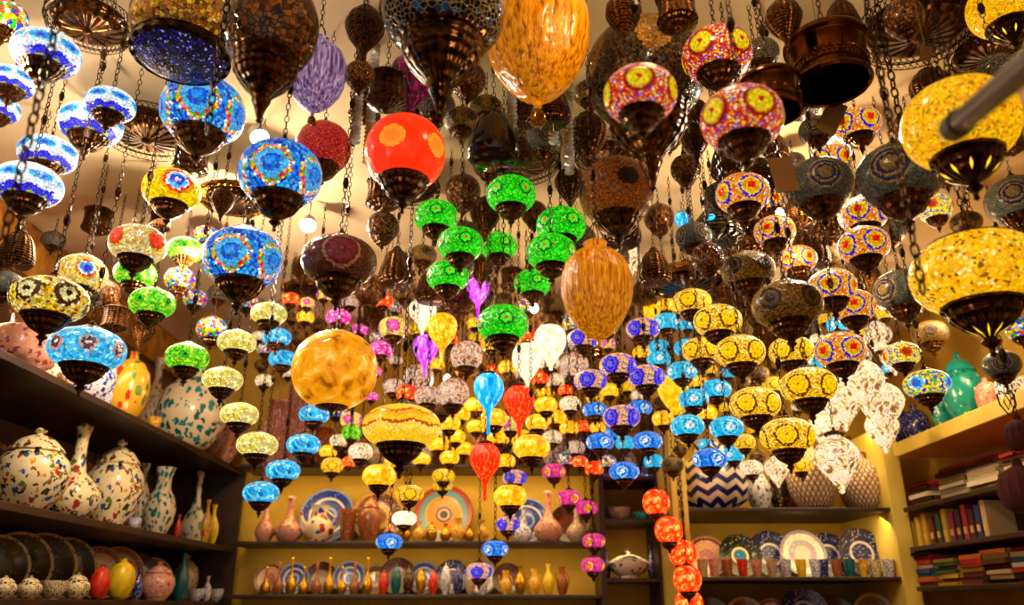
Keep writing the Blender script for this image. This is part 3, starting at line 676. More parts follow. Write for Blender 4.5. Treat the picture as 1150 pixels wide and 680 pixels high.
for sweep in range(3):
    new = []
    for i, l in enumerate(order):
        if sweep: PL.pop(0); PLL.pop(0)
        rng = 1.16 if l['w'] > 30 else 1.28
        best = None
        for k in range(-14, 15):
            D = l['D0']*rng**(k/14)
            c = cost(l, D)
            if best is None or c < best[0]: best = (c, D)
        if best[0] > .9:
            D = l['D0']
            for k in range(60):
                D2 = .9+k*.065
                if D2 > 4.9: break
                c = cost(l, D2)
                if c < best[0]: best = (c, D2)
        if best[0] > .55 and l['w'] < 60:
            p0 = (l['px'], l['py']); bb = None
            for dx in (-18, -13, -8, 8, 13, 18):
                for dy in (-6, 0, 6):
                    l['px'], l['py'] = p0[0]+dx, p0[1]+dy
                    for k in range(-8, 9):
                        D = l['D0']*rng**(k/8); c = cost(l, D)+.01*abs(dx)
                        if c < best[0] and (bb is None or c < bb[0]): bb = (c, D, l['px'], l['py'])
            l['px'], l['py'] = p0
            if bb: best = bb[:2]; l['px'], l['py'] = bb[2:]
        l['D'] = best[1]; l['c'] = best[0]
        PL.append(geo(l, best[1])); PLL.append(l)
    # PL stays in order
LAMPS = [l for l in LAMPS if not (l['name'] in ('brass_pendant', 'small_hanging_lamp') and l['c'] > .5)]
for l in LAMPS:
    if l['c'] > .6: print('CONF', round(l['c'], 2), l['look'], l['px'], l['py'], l['w'], round(l['D'], 2))
print('LAMP COUNT', len(LAMPS), 'conflicts', sum(1 for l in LAMPS if l['c'] > .6))

# ------------------------------------------------------------------ labels for lamps
DIRS = ['right of', 'below right of', 'below', 'below left of', 'left of', 'above left of', 'above', 'above right of']
bylook = {}
for l in LAMPS: bylook.setdefault(l['look'], []).append(l)
LAND = [l for l in LAMPS if l['land']]
ORD = ['', 'second ', 'third ', 'fourth ', 'fifth ', 'sixth ', 'seventh ', 'eighth ', 'ninth ', 'tenth ']
for look, ls in bylook.items():
    n = len(ls)
    if n == 1:
        ls[0]['label'] = look if len(look.split()) >= 4 else look + ' hanging there'; continue
    # relation to the nearest landmark, with a rank when several share it
    rel = {}
    for l in ls:
        lm = min(LAND, key=lambda a: math.hypot(a['px']-l['px'], a['py']-l['py']))
        dx, dy = l['px']-lm['px'], l['py']-lm['py']
        k = int(round(math.atan2(dy, dx)/(PI/4))) % 8
        rel.setdefault((lm['look'], DIRS[k]), []).append((math.hypot(dx, dy), l))
    for (lk, d), v in rel.items():
        v.sort(key=lambda t: t[0])
        for i, (_, l) in enumerate(v):
            r_ = '' if len(v) == 1 else (('nearest ' if i == 0 else ORD[i]+'nearest ') if i < 10 else 'far ')
            dd = 'straight '+d if d in ('below', 'above') else 'to the '+d.replace(' of', '')+' of' if False else d
            lab = f"{look}, {r_}{d} the {lk}"
            if len(lab.split()) > 16: lab = f"{look}, {r_}{d} the {lk.replace(' hanging','').replace('huge ','').replace('large ','')}"
            if len(lab.split()) > 16:
                lkw = lk.replace(' mosaic', '').replace(' glass', '').replace('dark ', '')
                lab = f"{look}, {r_}{d} the {lkw}"
            if len(lab.split()) > 16:
                lab = f"{look.replace(' mosaic', '').replace(' patterned', '').replace(' hanging','')}, {r_}{d} the {lkw}"
            if len(lab.split()) > 16:
                lab = f"{look.replace(' mosaic', '').replace('small ', '').replace(' hanging','').replace(' and bronze','')}, {r_}{d} {lkw}"
            for drop in (' with pink disc', ' with brown flowers', ' with red flowers', ' with black flowers', ' pebble', ' wrinkled', 'little ', ' patterned', ' and bronze', ' mosaic', 'small ', ' hanging', 'large ', 'huge ', ' glass', 'the ', ' teardrop', ' ring'):
                if len(lab.split()) <= 16: break
                lab = lab.replace(drop, '' if drop[-1] == ' ' else '')
            l['label'] = lab

# ------------------------------------------------------------------ build lamps
def set_sampling(me_mat):  # small lit mosaics light softly; keep every lamp emissive but unsampled directly
    pass
for l in LAMPS:
    D = l['D']; P, r, z0, z1 = geo(l, D); q = l['q']; mat = ML[l['mat']]
    root = link(l['name'], None, loc=P, scale=r)
    camdir = math.atan2(-P.y, -P.x)
    off = l['off'] if l['off'] is not None else R.uniform(-40, 40)
    root.rotation_euler = (0, 0, camdir+math.radians(off))
    tag(root, l['label'], l['cat'], l['group'])
    sh = l['shape']; qk = round(q, 2)
    cupm = {'gold': m_gold, 'star': m_star, None: m_br, 'big': m_br, 'pierced': m_brd}[l['cup']]
    if sh == 'globe':
        link('glass_globe', shape_mesh(f'globe{qk}', mat, lambda: globe_bm(qk)), root)
        if l['cup'] == 'gold':
            def sc1(s):
                b = bm_new(); n_ = 36
                rg = []
                for j, (rr, zz_) in enumerate([(.0, 1.0), (.3, .94), (.55, .80), (.66, .70)]):
                    rg.append([b.verts.new(((rr*1.03+(.08*abs(math.sin(a*4.5)) if j == 3 else 0))*math.cos(a), (rr*1.03+(.08*abs(math.sin(a*4.5)) if j == 3 else 0))*math.sin(a), s*(zz_-(.08*abs(math.sin(a*4.5)) if j == 3 else 0))*.98)) for a in [2*PI*i/n_ for i in range(n_)]])
                for A, B in zip(rg, rg[1:]):
                    for i in range(n_): b.faces.new((A[i], A[(i+1) % n_], B[(i+1) % n_], B[i]))
                return b
            link('brass_cup', shape_mesh('scallop_low', m_gold, lambda: sc1(-1)), root); link('brass_cap', shape_mesh('scallop_high', m_gold, lambda: sc1(1)), root)
            link('finial', shape_mesh('finial', m_gold, lambda: lathe(bm_new(), [(0, -1.12), (.05, -1.08), (.03, -1.02), (.12, -.95), (0, -.9)], 12)), root)
            link('loop', shape_mesh('loopg', m_gold, lambda: lathe(bm_new(), [(0, 1.30), (.05, 1.25), (.05, 1.05), (.14, .98), (0, .9)], 12)), root)
        elif l['cup'] == 'pierced':
            # open bowl lamp: brass ring and a pierced blue underside
            link('brass_ring', shape_mesh('ring_low', m_brd, lambda: lathe(bm_new(), [(.80, -.42), (.90, -.46), (.90, -.62), (.84, -.66), (.78, -.60), (.78, -.44), (.80, -.42)], 36)), root)
            pm = mosaic('pierced_blue_screen', ['#08041c', '#180c60', '#2018c0', '#2c20e0', '#a0a8ff', '#100840'], 19, .7, grout='#05020c', gw=.20)
            link('pierced_screen', shape_mesh('screen', pm, lambda: lathe(bm_new(), [(.85, -.62), (.6, -.76), (.3, -.80), (0, -.81)], 32)), root)
            link('brass_cap', shape_mesh(f'cap{qk}', m_br, lambda: cap_bm(qk)), root)
        else:
            if l['cup'] == 'big': link('brass_cup', shape_mesh(f'tier{qk}', cupm, lambda: tier_bm(qk)), root)
            elif l['w'] < 36: link('brass_cup', shape_mesh(f'cup{qk}', cupm, lambda: cup_bm(qk)), root)
            else:
                cu = link('brass_cup', shape_mesh(f'cupn{qk}', cupm, lambda: cup_bm(qk, True)), root)
                link('finial', shape_mesh(f'fin{qk}', cupm, lambda: fin_bm(qk)), cu)
            link('brass_cap', shape_mesh(f'cap{qk}', m_br, lambda: cap_bm(qk)), root)
            if l['cup'] == 'star':
                link('brass_collar', shape_mesh(f'collar{qk}', m_br, lambda: lathe(bm_new(), [(.47, qk*.88), (.56, qk*.87), (.68, qk*.80), (.70, qk*.74), (.60, qk*.80), (.47, qk*.84)], 28)), root)
    elif sh == 'tear':
        t = l['tail']; link('glass_shade', shape_mesh(f'tear{t}', mat, lambda: tear_bm(t)), root)
        link('brass_cap', shape_mesh('tearcap', m_br, tearcap_bm), root)
    elif sh == 'egg':
        link('glass_shade', shape_mesh('egg', mat, egg_bm), root)
        def yoke():
            b = bm_new()
            for k in range(4):
                a = k*PI/2+.4
                tube(b, [(.30*math.cos(a), .30*math.sin(a), 1.2), (.24*math.cos(a), .24*math.sin(a), 1.5), (0, 0, 1.9)], .02, 4)
            return b
        link('wire_yoke', shape_mesh('yoke', m_gold, yoke), root)
        link('tassel_finial', shape_mesh('eggfin', m_gold, lambda: lathe(bm_new(), [(0, -1.84), (.05, -1.86), (.12, -1.95), (.15, -2.15), (.04, -2.2), (0, -2.2)], 12)), root)
    elif sh == 'pear':
        link('glass_shade', shape_mesh('pear', mat, pear_bm), root); link('brass_cap', shape_mesh('tearcap', m_br, tearcap_bm), root)
    elif sh == 'canister':
        link('metal_shade', shape_mesh('canister', mat, lambda: lathe(bm_new(), [(0, 1.1), (.5, 1.08), (.9, .95), (1, .85), (.92, .78), (.88, .2), (.92, -.4), (1, -.5), (.98, -.62), (.7, -.78), (.5, -.9), (.2, -1.0), (.12, -1.15), (0, -1.25)], 24)), root)
        link('brass_cap', shape_mesh('cancap', m_br, lambda: lathe(bm_new(), [(0, 1.5), (.06, 1.48), (.1, 1.3), (.25, 1.2), (.3, 1.05), (0, 1.02)], 14)), root)
    elif sh == 'bell':
        link('glass_shade', shape_mesh('bell', mat, cupsmall_bm), root)
        link('brass_cap', shape_mesh('bellcap', m_br, lambda: lathe(bm_new(), [(0, 1.3), (.1, 1.28), (.22, 1.16), (.3, 1.0), (.3, .98), (0, .96)], 16)), root)
    ck = {'globe': q+.32, 'tear': 1.30, 'egg': 1.86, 'bell': 1.26, 'canister': 1.46, 'pear': 1.30}[sh]
    Z = P.z+ck*r
    c = chain(root, Vector((P.x, P.y, Z)), CEIL, r); c.location = (0, 0, ck)

# ------------------------------------------------------------------ trays, hoods, cones
def filigree(rad, h, n=44):
    b = bm_new()
    for z in (0, h): tube(b, [(rad*math.cos(2*PI*i/40), rad*math.sin(2*PI*i/40), z) for i in range(40)], h*.07, 4, closed=True)
    for i in range(n):
        for s in (1, -1):
            a0 = 2*PI*i/n; a1 = 2*PI*(i+s*1.0)/n
            tube(b, [(rad*math.cos(a0), rad*math.sin(a0), 0), (rad*math.cos(a1), rad*math.sin(a1), h)], h*.045, 3)
    return b
WHERE_T = ['at the top left behind the blue eye lamps', 'left of the big blue flower lamps', 'behind the middle blue flower lamp', 'above the gold crackle globe', 'behind the dark bell shaped lamp', 'above the yellow disc lamps', 'at the top right above the grey blue lamps',
           'beside the orange black flowered lamp', 'beside the top right yellow lamp', 'behind the spotted orange lamp', 'hung right of the red daisy lamps', 'hung just above the nearest red daisy lamp']
for (px, py, rp, zr, k), wh in zip(TRAYS, WHERE_T):
    P = tray_pos(px, py, zr); r = rp*fw(P)/900
    root = link('ceiling_tray' if k != 'h' else 'metal_lantern_hood', None, loc=P, scale=r)
    if k == 'f':
        tag(root, f'dark filigree brass tray {wh}', 'ceiling tray')
        link('dish', shape_mesh('dish', m_br, lambda: lathe(bm_new(), [(0, .34), (.3, .32), (.5, .22), (.86, .16), (.88, .10), (.80, -.02), (.62, -.12), (.35, -.18), (.12, -.20), (.08, -.26), (0, -.28)], 36)), root)
        link('filigree_rim', cached('fil', lambda: mesh(filigree(1.0, .20, 56), 'filigree_rim', m_brd, False)), root)
        link('filigree_rim', cached('fil2', lambda: mesh(filigree(.93, .16, 52), 'filigree_rim', m_brd, False)), root, (0, 0, -.17))
        ct = .28
    elif k == 'g':
        tag(root, f'round golden brass dish {wh}', 'ceiling tray')
        link('dish', shape_mesh('gdish', m_gold, lambda: lathe(bm_new(), [(0, .42), (.2, .40), (.45, .34), (.5, .24), (.9, .20), (1.0, .12), (1.0, .02), (.95, -.04), (.90, 0), (.9, .08), (0, .08)], 36)), root)
        link('inner_ring', shape_mesh('gring', m_brd, lambda: lathe(bm_new(), [(.7, .08), (.74, .02), (.66, -.12), (.5, -.16), (0, -.18)], 30)), root); ct = .4
    else:
        tag(root, f'dark brown metal lantern hood {wh}', 'lantern')
        mh = plain('bronze_hood', '#6a3c12', .16, '#3a1c08', 1.5, metal=1)
        link('hood', shape_mesh('hood', mh, lambda: lathe(bm_new(), [(0, .75), (.6, .72), (.95, .62), (1.0, .54), (1.0, .46), (.90, .42), (.88, .38), (.90, .0), (.88, -.50), (.93, -.56), (.95, -.64), (.90, -.70), (.84, -.66), (.82, .2), (0, .3)], 36)), root)
        link('filigree_rim', cached('fil3', lambda: mesh(filigree(.93, .16), 'filigree_rim', m_gold, False)), root, (0, 0, -.28)); ct = .74
    Z = P.z+ct*r; c = chain(root, Vector((P.x, P.y, Z)), CEIL, r); c.location = (0, 0, ct)
for (px, py, D), wh in zip(((0, 285, 1.15), (1037, 330, 1.25), (1020, 180, 1.6), (232, 150, 1.5)), ('crossing in front of the blue eye lamps', 'in front of the big yellow lamps', 'over the unlit grey blue lamps', 'beside the upper blue flower lamp')):
    P = at(px, py, D); Lc = CEIL-P.z+(.25 if px == 0 else 0)
    b = bm_new(); n_ = int(Lc/.021)
    for i_ in range(n_):
        zc = CEIL-(i_+.5)*Lc/n_; hh = .0135
        tube(b, [((0, .0065*math.cos(a), zc-CEIL+hh*math.sin(a)) if i_ % 2 else (.0065*math.cos(a), 0, zc-CEIL+hh*math.sin(a))) for a in [2*PI*k/10 for k in range(10)]], .0022, 4, closed=True)
    o = link('heavy_chain', mesh(b, 'heavy_chain', m_brd, False), loc=(P.x, P.y, CEIL)); tag(o, f'heavy dark link chain hanging {wh}', 'chain')
# dark cone lantern with a cyan lit window
P = at(803, 256, 2.9); r = 32*2.9/900
root = link('cone_lantern', None, loc=P, scale=r); tag(root, 'dark metal cone lantern with a glowing cyan glass window', 'lantern')
link('hood', shape_mesh('cone', brass('gunmetal', '#3a3a3a', '#14100c', .25), lambda: lathe(bm_new(), [(0, 1.35), (.08, 1.3), (.12, 1.0), (.4, .6), (.8, .1), (.95, -.35), (.92, -.5), (.7, -.55), (0, -.55)], 32)), root)
b = bm_new(); lathe(b, [(0, .1), (.16, .08), (.22, 0), (0, -.02)], 16)
wn = link('cyan_window', mesh(b, 'cyan_window', plain('cyan_light', '#20b8ff', .2, emis=1.4)), root, (-.30, -.66, .02)); wn.rotation_euler = Vector((-.42, -.8, .45)).to_track_quat('Z', 'Y').to_euler()
c = chain(root, P+Vector((0, 0, 1.3*r)), CEIL, r); c.location = (0, 0, 1.3)
# grey pole at the right edge
A = at(1072, 143, .95); B = at(1168, 62, .70)
root = link('metal_pole', None, loc=A); tag(root, 'grey metal pole end reaching in from the right edge over the yellow lamp', 'pole')
link('tube', mesh(tube(bm_new(), [(0, 0, 0), B-A], .0135, 20), 'tube', plain('grey_metal', '#5a5256', .35, metal=.6)), root)
dv = (B-A).normalized()
link('end_cap', mesh(tube(bm_new(), [-dv*.004, dv*.028], .0165, 20), 'end_cap', plain('dark_rubber', '#3c3226', .6)), root)
# dark red tassels at the right edge
for (px, py, rp), lb in (((1146, 488, 15), 'upper'), ((1148, 548, 22), 'lower')):
    P = at(px, py, 1.6); r = rp*1.6/900
    b = bm_new(); lathe(b, [(0, 1.5), (.2, 1.45), (.25, 1.1), (.8, .8), (1.05, .3), (1.1, -.3), (.95, -.9), (.6, -1.2), (0, -1.25)], 28, .05, 14)
    root = link('red_tassel', None, loc=P, scale=r); tag(root, f'{lb} dark red fabric tassel at the right edge of the photo', 'tassel', 'dark red tassels')
    link('tassel', mesh(b, 'tassel', plain('dark_red_wool', '#5a0a08', .9, '#30040a', 12)), root)
    c = chain(root, P+Vector((0, 0, 1.45*r)), CEIL if lb == 'upper' else P.z+1.45*r+.05, r); c.location = (0, 0, 1.45)
# made-up fill bulbs, bodies for the added point lights
WB = ['left behind the blue eye lamps', 'over the green lamps', 'behind the red daisy lamps', 'far back near the middle', 'right above the yellow disc lamps', 'nearest the left wall', 'nearest the camera at the top']
for (x, y, z, p), wh in zip(FILL_BULBS, WB):
    root = link('fill_bulb', None, loc=(x, y, z), scale=.02); tag(root, f'added glowing bulb hanging {wh}', 'fill_light')
    link('fill_light', shape_mesh('fill_light', plain('fill_glow', '#ffe9c0', .2, emis=9), lambda: lathe(bm_new(), [(0, -1.3), (.5, -1.15), (.85, -.75), (1, -.2), (.8, .4), (.45, .8), (.4, 1), (0, 1)], 20)), root)
    link('fill_socket', shape_mesh('fill_socket', m_br, lambda: lathe(bm_new(), [(0, 1.9), (.3, 1.85), (.5, 1.5), (.5, .95), (0, .95)], 16)), root)
    c = chain(root, Vector((x, y, z+1.85*.02)), CEIL, .02); c.location = (0, 0, 1.85)
# white spotlights on the ceiling
for (px, py), wh in zip(SPOTS, ('beside the upper big blue flower lamp', 'between the big blue lamps and the burgundy lamp', 'behind the unlit grey blue lamps', 'above the clear crystal lamps')):
    P = spot_pos(px, py); root = link('ceiling_spotlight', None, loc=P, scale=.034); tag(root, f'bright white ceiling spotlight {wh}', 'spotlight')
    dr = (Vector((0, 1.2, .9))-P).normalized(); q_ = (-dr).to_track_quat('Z', 'Y').to_euler()
    hd = link('housing', shape_mesh('spothouse', plain('white_metal', '#d8d0c0', .35), lambda: lathe(bm_new(), [(.9, -.5), (1, -.5), (1, .6), (.7, 1.1), (.2, 1.2), (0, 1.2)], 24)), root, rot=q_)
    link('bulb_face', shape_mesh('spotface', plain('spot_white', '#fff4e0', .3, emis=14), lambda: lathe(bm_new(), [(.9, -.42), (.5, -.5), (0, -.52)], 24)), root, rot=q_)
    link('bracket', shape_mesh('spotbr', plain('white_metal', '#d8d0c0', .35), lambda: tube(bm_new(), [(0, 0, .9), (0, 0, (CEIL-P.z)/.034)], .15, 8)), root)
for (px, py, D, a_, ww, hh), wh in zip(((934, 132, 1.95, .5, 22, 44), (880, 196, 2.0, -.12, 26, 44), (1040, 60, 1.5, .3, 12, 20)), ('beside the orange star lamps', 'left of the unlit grey blue lamp', 'under the top right tray')):
    P = at(px, py, D); k_ = D/900
    b = bm_new(); box(b, -ww/2*k_, ww/2*k_, -.0015, .0015, -hh/2*k_, hh/2*k_, Matrix.Rotation(a_, 4, 'Y')); tube(b, [(0, 0, hh*.4*k_), (0, 0, CEIL-P.z)], .0008, 4)
    o = link('cardboard_tag', mesh(b, 'cardboard_tag', plain('cardboard', '#6a4418', .8, '#7a5222', 6), False), loc=P); tag(o, f'brown cardboard tag hanging {wh}', 'tag')
# crystal bead strands
def strand(L):
    b = bm_new(); n_ = int(L/.014)
    for i in range(n_):
        z = -i*.014; lathe(b, [(0, z+.007), (.013, z+.003), (.016, z), (.013, z-.003), (0, z-.007)], 8)
    return b
for i, (px, y1, D, wh) in enumerate([(398, 165, 2.2, 'left of the spotted orange lamp'), (412, 190, 2.3, 'touching the spotted orange lamp'), (575, 150, 2.3, 'right of the dark bell lamp'), (622, 165, 2.2, 'below the huge wrinkled amber lamp'), (640, 200, 2.3, 'above the green lamps'), (640, 120, 2.2, 'right of the huge amber lamp')]):
    P = at(px, y1, D)
    if P.z > CEIL-.1: P = tray_pos(px, y1, 1.5)
    L = CEIL-P.z; o = link('crystal_strand', mesh(strand(L), 'crystal_strand', clear_glass('beige_crystal', '#c8a070', .05, 30)), loc=(P.x, P.y, CEIL))
    tag(o, f'hanging strand of beige crystal beads {wh}', 'bead strand', 'crystal bead strands')

# ------------------------------------------------------------------ shelf goods
PROF = dict(
 vase=[(0, 0), (.20, 0), (.22, .02), (.34, .15), (.42, .32), (.40, .48), (.26, .64), (.13, .74), (.11, .86), (.17, .97), (.19, 1), (.15, 1), (.09, .86), (0, .8)],
 bottle=[(0, 0), (.20, 0), (.24, .03), (.34, .14), (.36, .26), (.26, .38), (.12, .50), (.08, .66), (.075, .86), (.11, .97), (.09, 1), (.05, .97), (0, .9)],
 urn=[(0, 0), (.26, 0), (.28, .03), (.40, .16), (.49, .38), (.50, .52), (.42, .72), (.28, .82), (.26, .88), (.32, .94), (.30, .97), (.22, .93), (0, .9)],
 jar=[(0, 0), (.25, 0), (.27, .03), (.42, .22), (.48, .42), (.44, .60), (.34, .70), (.30, .71), (0, .71)],
 lid=[(.32, .70), (.36, .72), (.33, .76), (.22, .86), (.10, .91), (.05, .92), (0, .92)], knob=[(0, .915), (.06, .92), (.05, .935), (.09, .97), (.05, 1.0), (0, 1.01)],
 jug=[(0, 0), (.24, 0), (.26, .03), (.40, .20), (.44, .38), (.36, .56), (.22, .68), (.20, .80), (.26, .96), (.28, 1), (.23, .98), (.15, .8), (0, .75)],
 cup=[(0, 0), (.30, 0), (.32, .02), (.36, .5), (.42, 1), (.38, 1), (.32, .5), (.28, .06), (0, .05)],
 bowl=[(0, 0), (.30, 0), (.30, .04), (.5, .2), (.62, .5), (.66, .8), (.62, .8), (.58, .5), (.45, .24), (0, .12)],
 tumbler=[(0, 0), (.26, 0), (.27, .02), (.40, 1), (.36, 1), (.24, .05), (0, .04)],
 ball=[(0, 0), (.2, 0), (.36, .10), (.5, .32), (.52, .5), (.46, .70), (.30, .84), (.12, .9), (.10, .97), (.15, 1), (0, .98)],
 drum=[(0, 0), (.28, 0), (.30, .04), (.46, .14), (.5, .3), (.5, .55), (.46, .68), (.3, .76), (.26, .8), (.26, .95), (.32, 1), (.24, 1), (.2, .8), (0, .75)],
)
def pot_mesh(kind, mat):
    return cached(('pot', kind, mat.name), lambda: mesh(lathe(bm_new(), PROF[kind], 28), kind+'_body', mat))
def handle_bm(side=1, z0=.30, z1=.86, out=.30, r0=.40, r1=.20):
    pts = []
    for i in range(9):
        t = i/8; z = z0+(z1-z0)*t; x = r0+(r1-r0)*t + out*math.sin(PI*t)*.8
        pts.append((side*(x-.03), 0, z))
    return tube(bm_new(), pts, .028, 6)
def pot(kind, mat, P, h, label, cat, group=None, rot=0, wr=1.0, name=None):
    """P = base point, h = height; wr = width factor"""
    parts_n = dict(vase=('vase',), bottle=('bottle_vase',))
    nm = name or {'vase': 'vase', 'bottle': 'bottle_vase', 'urn': 'urn', 'jar': 'covered_jar', 'jug': 'jug', 'cup': 'cup', 'bowl': 'bowl', 'tumbler': 'tumbler', 'ball': 'round_vase', 'drum': 'drum_vase'}[kind]
    sc3 = (h*wr, h*wr, h)
    if kind in ('jar', 'jug', 'urn'):
        root = link(nm, None, loc=P, scale=sc3, rot=(0, 0, rot)); tag(root, label, cat, group)
        link('body', pot_mesh(kind, mat), root)
        if kind == 'jar':
            ld = link('lid', pot_mesh('lid', mat), root); link('knob', pot_mesh('knob', mat), ld)
        if kind == 'jug':
            link('handle', cached(('hd', mat.name), lambda: mesh(handle_bm(), 'handle', mat)), root)
            link('spout', cached(('sp', mat.name), lambda: mesh(tube(bm_new(), [(-.36, 0, .40), (-.5, 0, .6), (-.56, 0, .82)], [.07, .05, .035], 8), 'spout', mat)), root)
        if kind == 'urn':
            for s in (1, -1): link('handle', cached(('uh', s, mat.name), lambda: mesh(handle_bm(s, .5, .9, .2, .46, .28), 'handle', mat)), root)
        return root
    o = link(nm, pot_mesh(kind, mat), loc=P, scale=sc3, rot=(0, 0, rot)); tag(o, label, cat, group); return o
def plate_mesh(mat):
    return cached(('plate', mat.name), lambda: mesh(lathe(bm_new(), [(0, -.03), (.55, -.03), (.62, 0), (.95, .10), (1.0, .13), (.98, .15), (.93, .13), (.60, .04), (.5, .02), (0, .02)], 40), 'plate', mat))
def plate(mat, P, r, face, label, group=None, lean=14):
    """stands on edge at base point P, facing horizontal direction face (deg), leaning back"""
    a = math.radians(face); ln = math.radians(lean)
    n_ = Vector((math.cos(a)*math.cos(ln), math.sin(a)*math.cos(ln), math.sin(ln)))
    q = n_.to_track_quat('Z', 'Y')
    u = Vector((-math.cos(a)*math.sin(ln), -math.sin(a)*math.sin(ln), math.cos(ln)))
    o = link('plate', plate_mesh(mat), loc=Vector(P)+u*r*.985+Vector((0, 0, .002)), scale=r, rot=q.to_euler()); tag(o, label, 'plate', group); return o
CRM = '#e2cda2'
PT = dict(
 multi=pottery('cream_leaf_glaze', CRM, ['#7a5a20', '#a02818', '#2a4a90', '#3a3a18', '#c08a20', '#5a6a28', '#2c2410'], 13, .40),
 teal=pottery('cream_teal_leaf_glaze', '#dcc8a8', ['#0c6a70', '#1a8088', '#0a5058'], 10, .40),
 red=pottery('red_flower_glaze', '#e8d0a8', ['#b01810', '#c02818', '#20409a', '#b01810'], 5, .34),
 pink=pottery('pink_flower_glaze', '#c88a78', ['#a04838', '#e8b8a0', '#8a3a50', '#d89a80'], 12, .36),
 brown=pottery('terracotta_relief', '#8a4a24', ['#6a3014', '#a86030', '#c07840'], 12, .34),
 blue=pottery('blue_white_glaze', '#d8d0d8', ['#1c2c90', '#2a3aa0', '#101a68', '#5060b0'], 12, .38),
 navy=pottery('navy_gold_glaze', '#1a1c68', ['#4a58b8', '#d0b878', '#0c0e40', '#8890d0'], 14, .34),
 turq=pottery('turquoise_white_glaze', '#10908a', ['#e8d8b8', '#0a6a68', '#c8e0c8', '#086058'], 9, .28),
 orng=pottery('orange_tulip_glaze', '#d8a028', ['#c03810', '#e8d0a0', '#5a7a30', '#b02010'], 6, .34),
 dark=pottery('black_gold_glaze', '#20140c', ['#c08a30', '#7a4a18', '#a02818', '#e0b050'], 14, .26),
 yell=plain('yellow_glaze', '#c8a010', .2, '#e0c020', 4), redg=plain('red_glaze', '#b02010', .2, '#d83818', 4), tealg=plain('teal_glaze', '#0c4a58', .15, '#10606a', 4),
 gold=plain('gold_metal', '#d8a020', .25, '#a87010', 9, metal=.8),
 grn=pottery('green_glaze', '#3a5a28', ['#c8b040', '#204018', '#e0d0a0'], 9, .3),
 chev=chevron('navy_chevron_glaze'), lat=lattice('rose_lattice_glass'),
 grey=pottery('grey_flower_glaze', '#c0a488', ['#6a5040', '#a03828', '#405080', '#8a7a50'], 14, .36),
)
MT_DESC = dict(multi='cream floral', teal='cream teal leaf', red='white red flowered', pink='pink flowered', brown='terracotta', blue='blue and white', navy='navy and gold', turq='turquoise flowered', orng='orange tulip',
    dark='black and gold', yell='yellow', redg='red', tealg='teal', gold='golden', grn='green flowered', chev='navy chevron', lat='rose lattice', grey='pinkish grey floral')
ORDW = ['first', 'second', 'third', 'fourth', 'fifth', 'sixth', 'seventh', 'eighth', 'ninth', 'tenth', 'eleventh', 'twelfth', 'thirteenth', 'fourteenth', 'fifteenth', 'sixteenth', 'seventeenth', 'eighteenth', 'nineteenth', 'twentieth', 'twenty-first', 'twenty-second', 'twenty-third', 'twenty-fourth', 'twenty-fifth', 'twenty-sixth']
def row_back(items, Y, Z, where, group):
    """items: (kind, matkey, px centre, px width, px height, dy)"""
    items = sorted(items, key=lambda t: t[2])
    for i, it in enumerate(items):
        kind, mk, px, wp, hp = it[:5]; yy = Y + (it[5] if len(it) > 5 else 0)
        X = xAt(px, yy, Z); d = fw(Vector((X, yy, Z))); h = hp*d/900; wr_ = wp*d/900
        mx = max(r_ for r_, z_ in PROF[kind])*2
        pot(kind, PT[mk], (X, yy, Z), h, f"{MT_DESC[mk]} {dict(bottle='bottle vase', urn='urn', jar='covered jar', ball='round vase', drum='drum vase').get(kind, kind)}, {ORDW[i]} from left {where}", 'vase' if kind in ('vase','bottle','ball','drum','urn') else kind if kind != 'jar' else 'jar', group, 0, wr_/(h*mx))
def plates_back(items, Y, Z, where, group, face=-90, lean=12):
    items = sorted(items, key=lambda t: t[1])
    for i, (mk, px, wp) in enumerate(items):
        X = xAt(px, Y, Z); d = fw(Vector((X, Y, Z+.12))); r = wp*d/1800
        plate(PM[mk], (X, Y-.05*(i % 2), Z), r, face, f"{PD[mk]} plate, {ORDW[i]} from left {where}", group, lean)
FLK = (['#1c2c90', '#a02818', '#d0a040', '#206a60'], 9, .22)
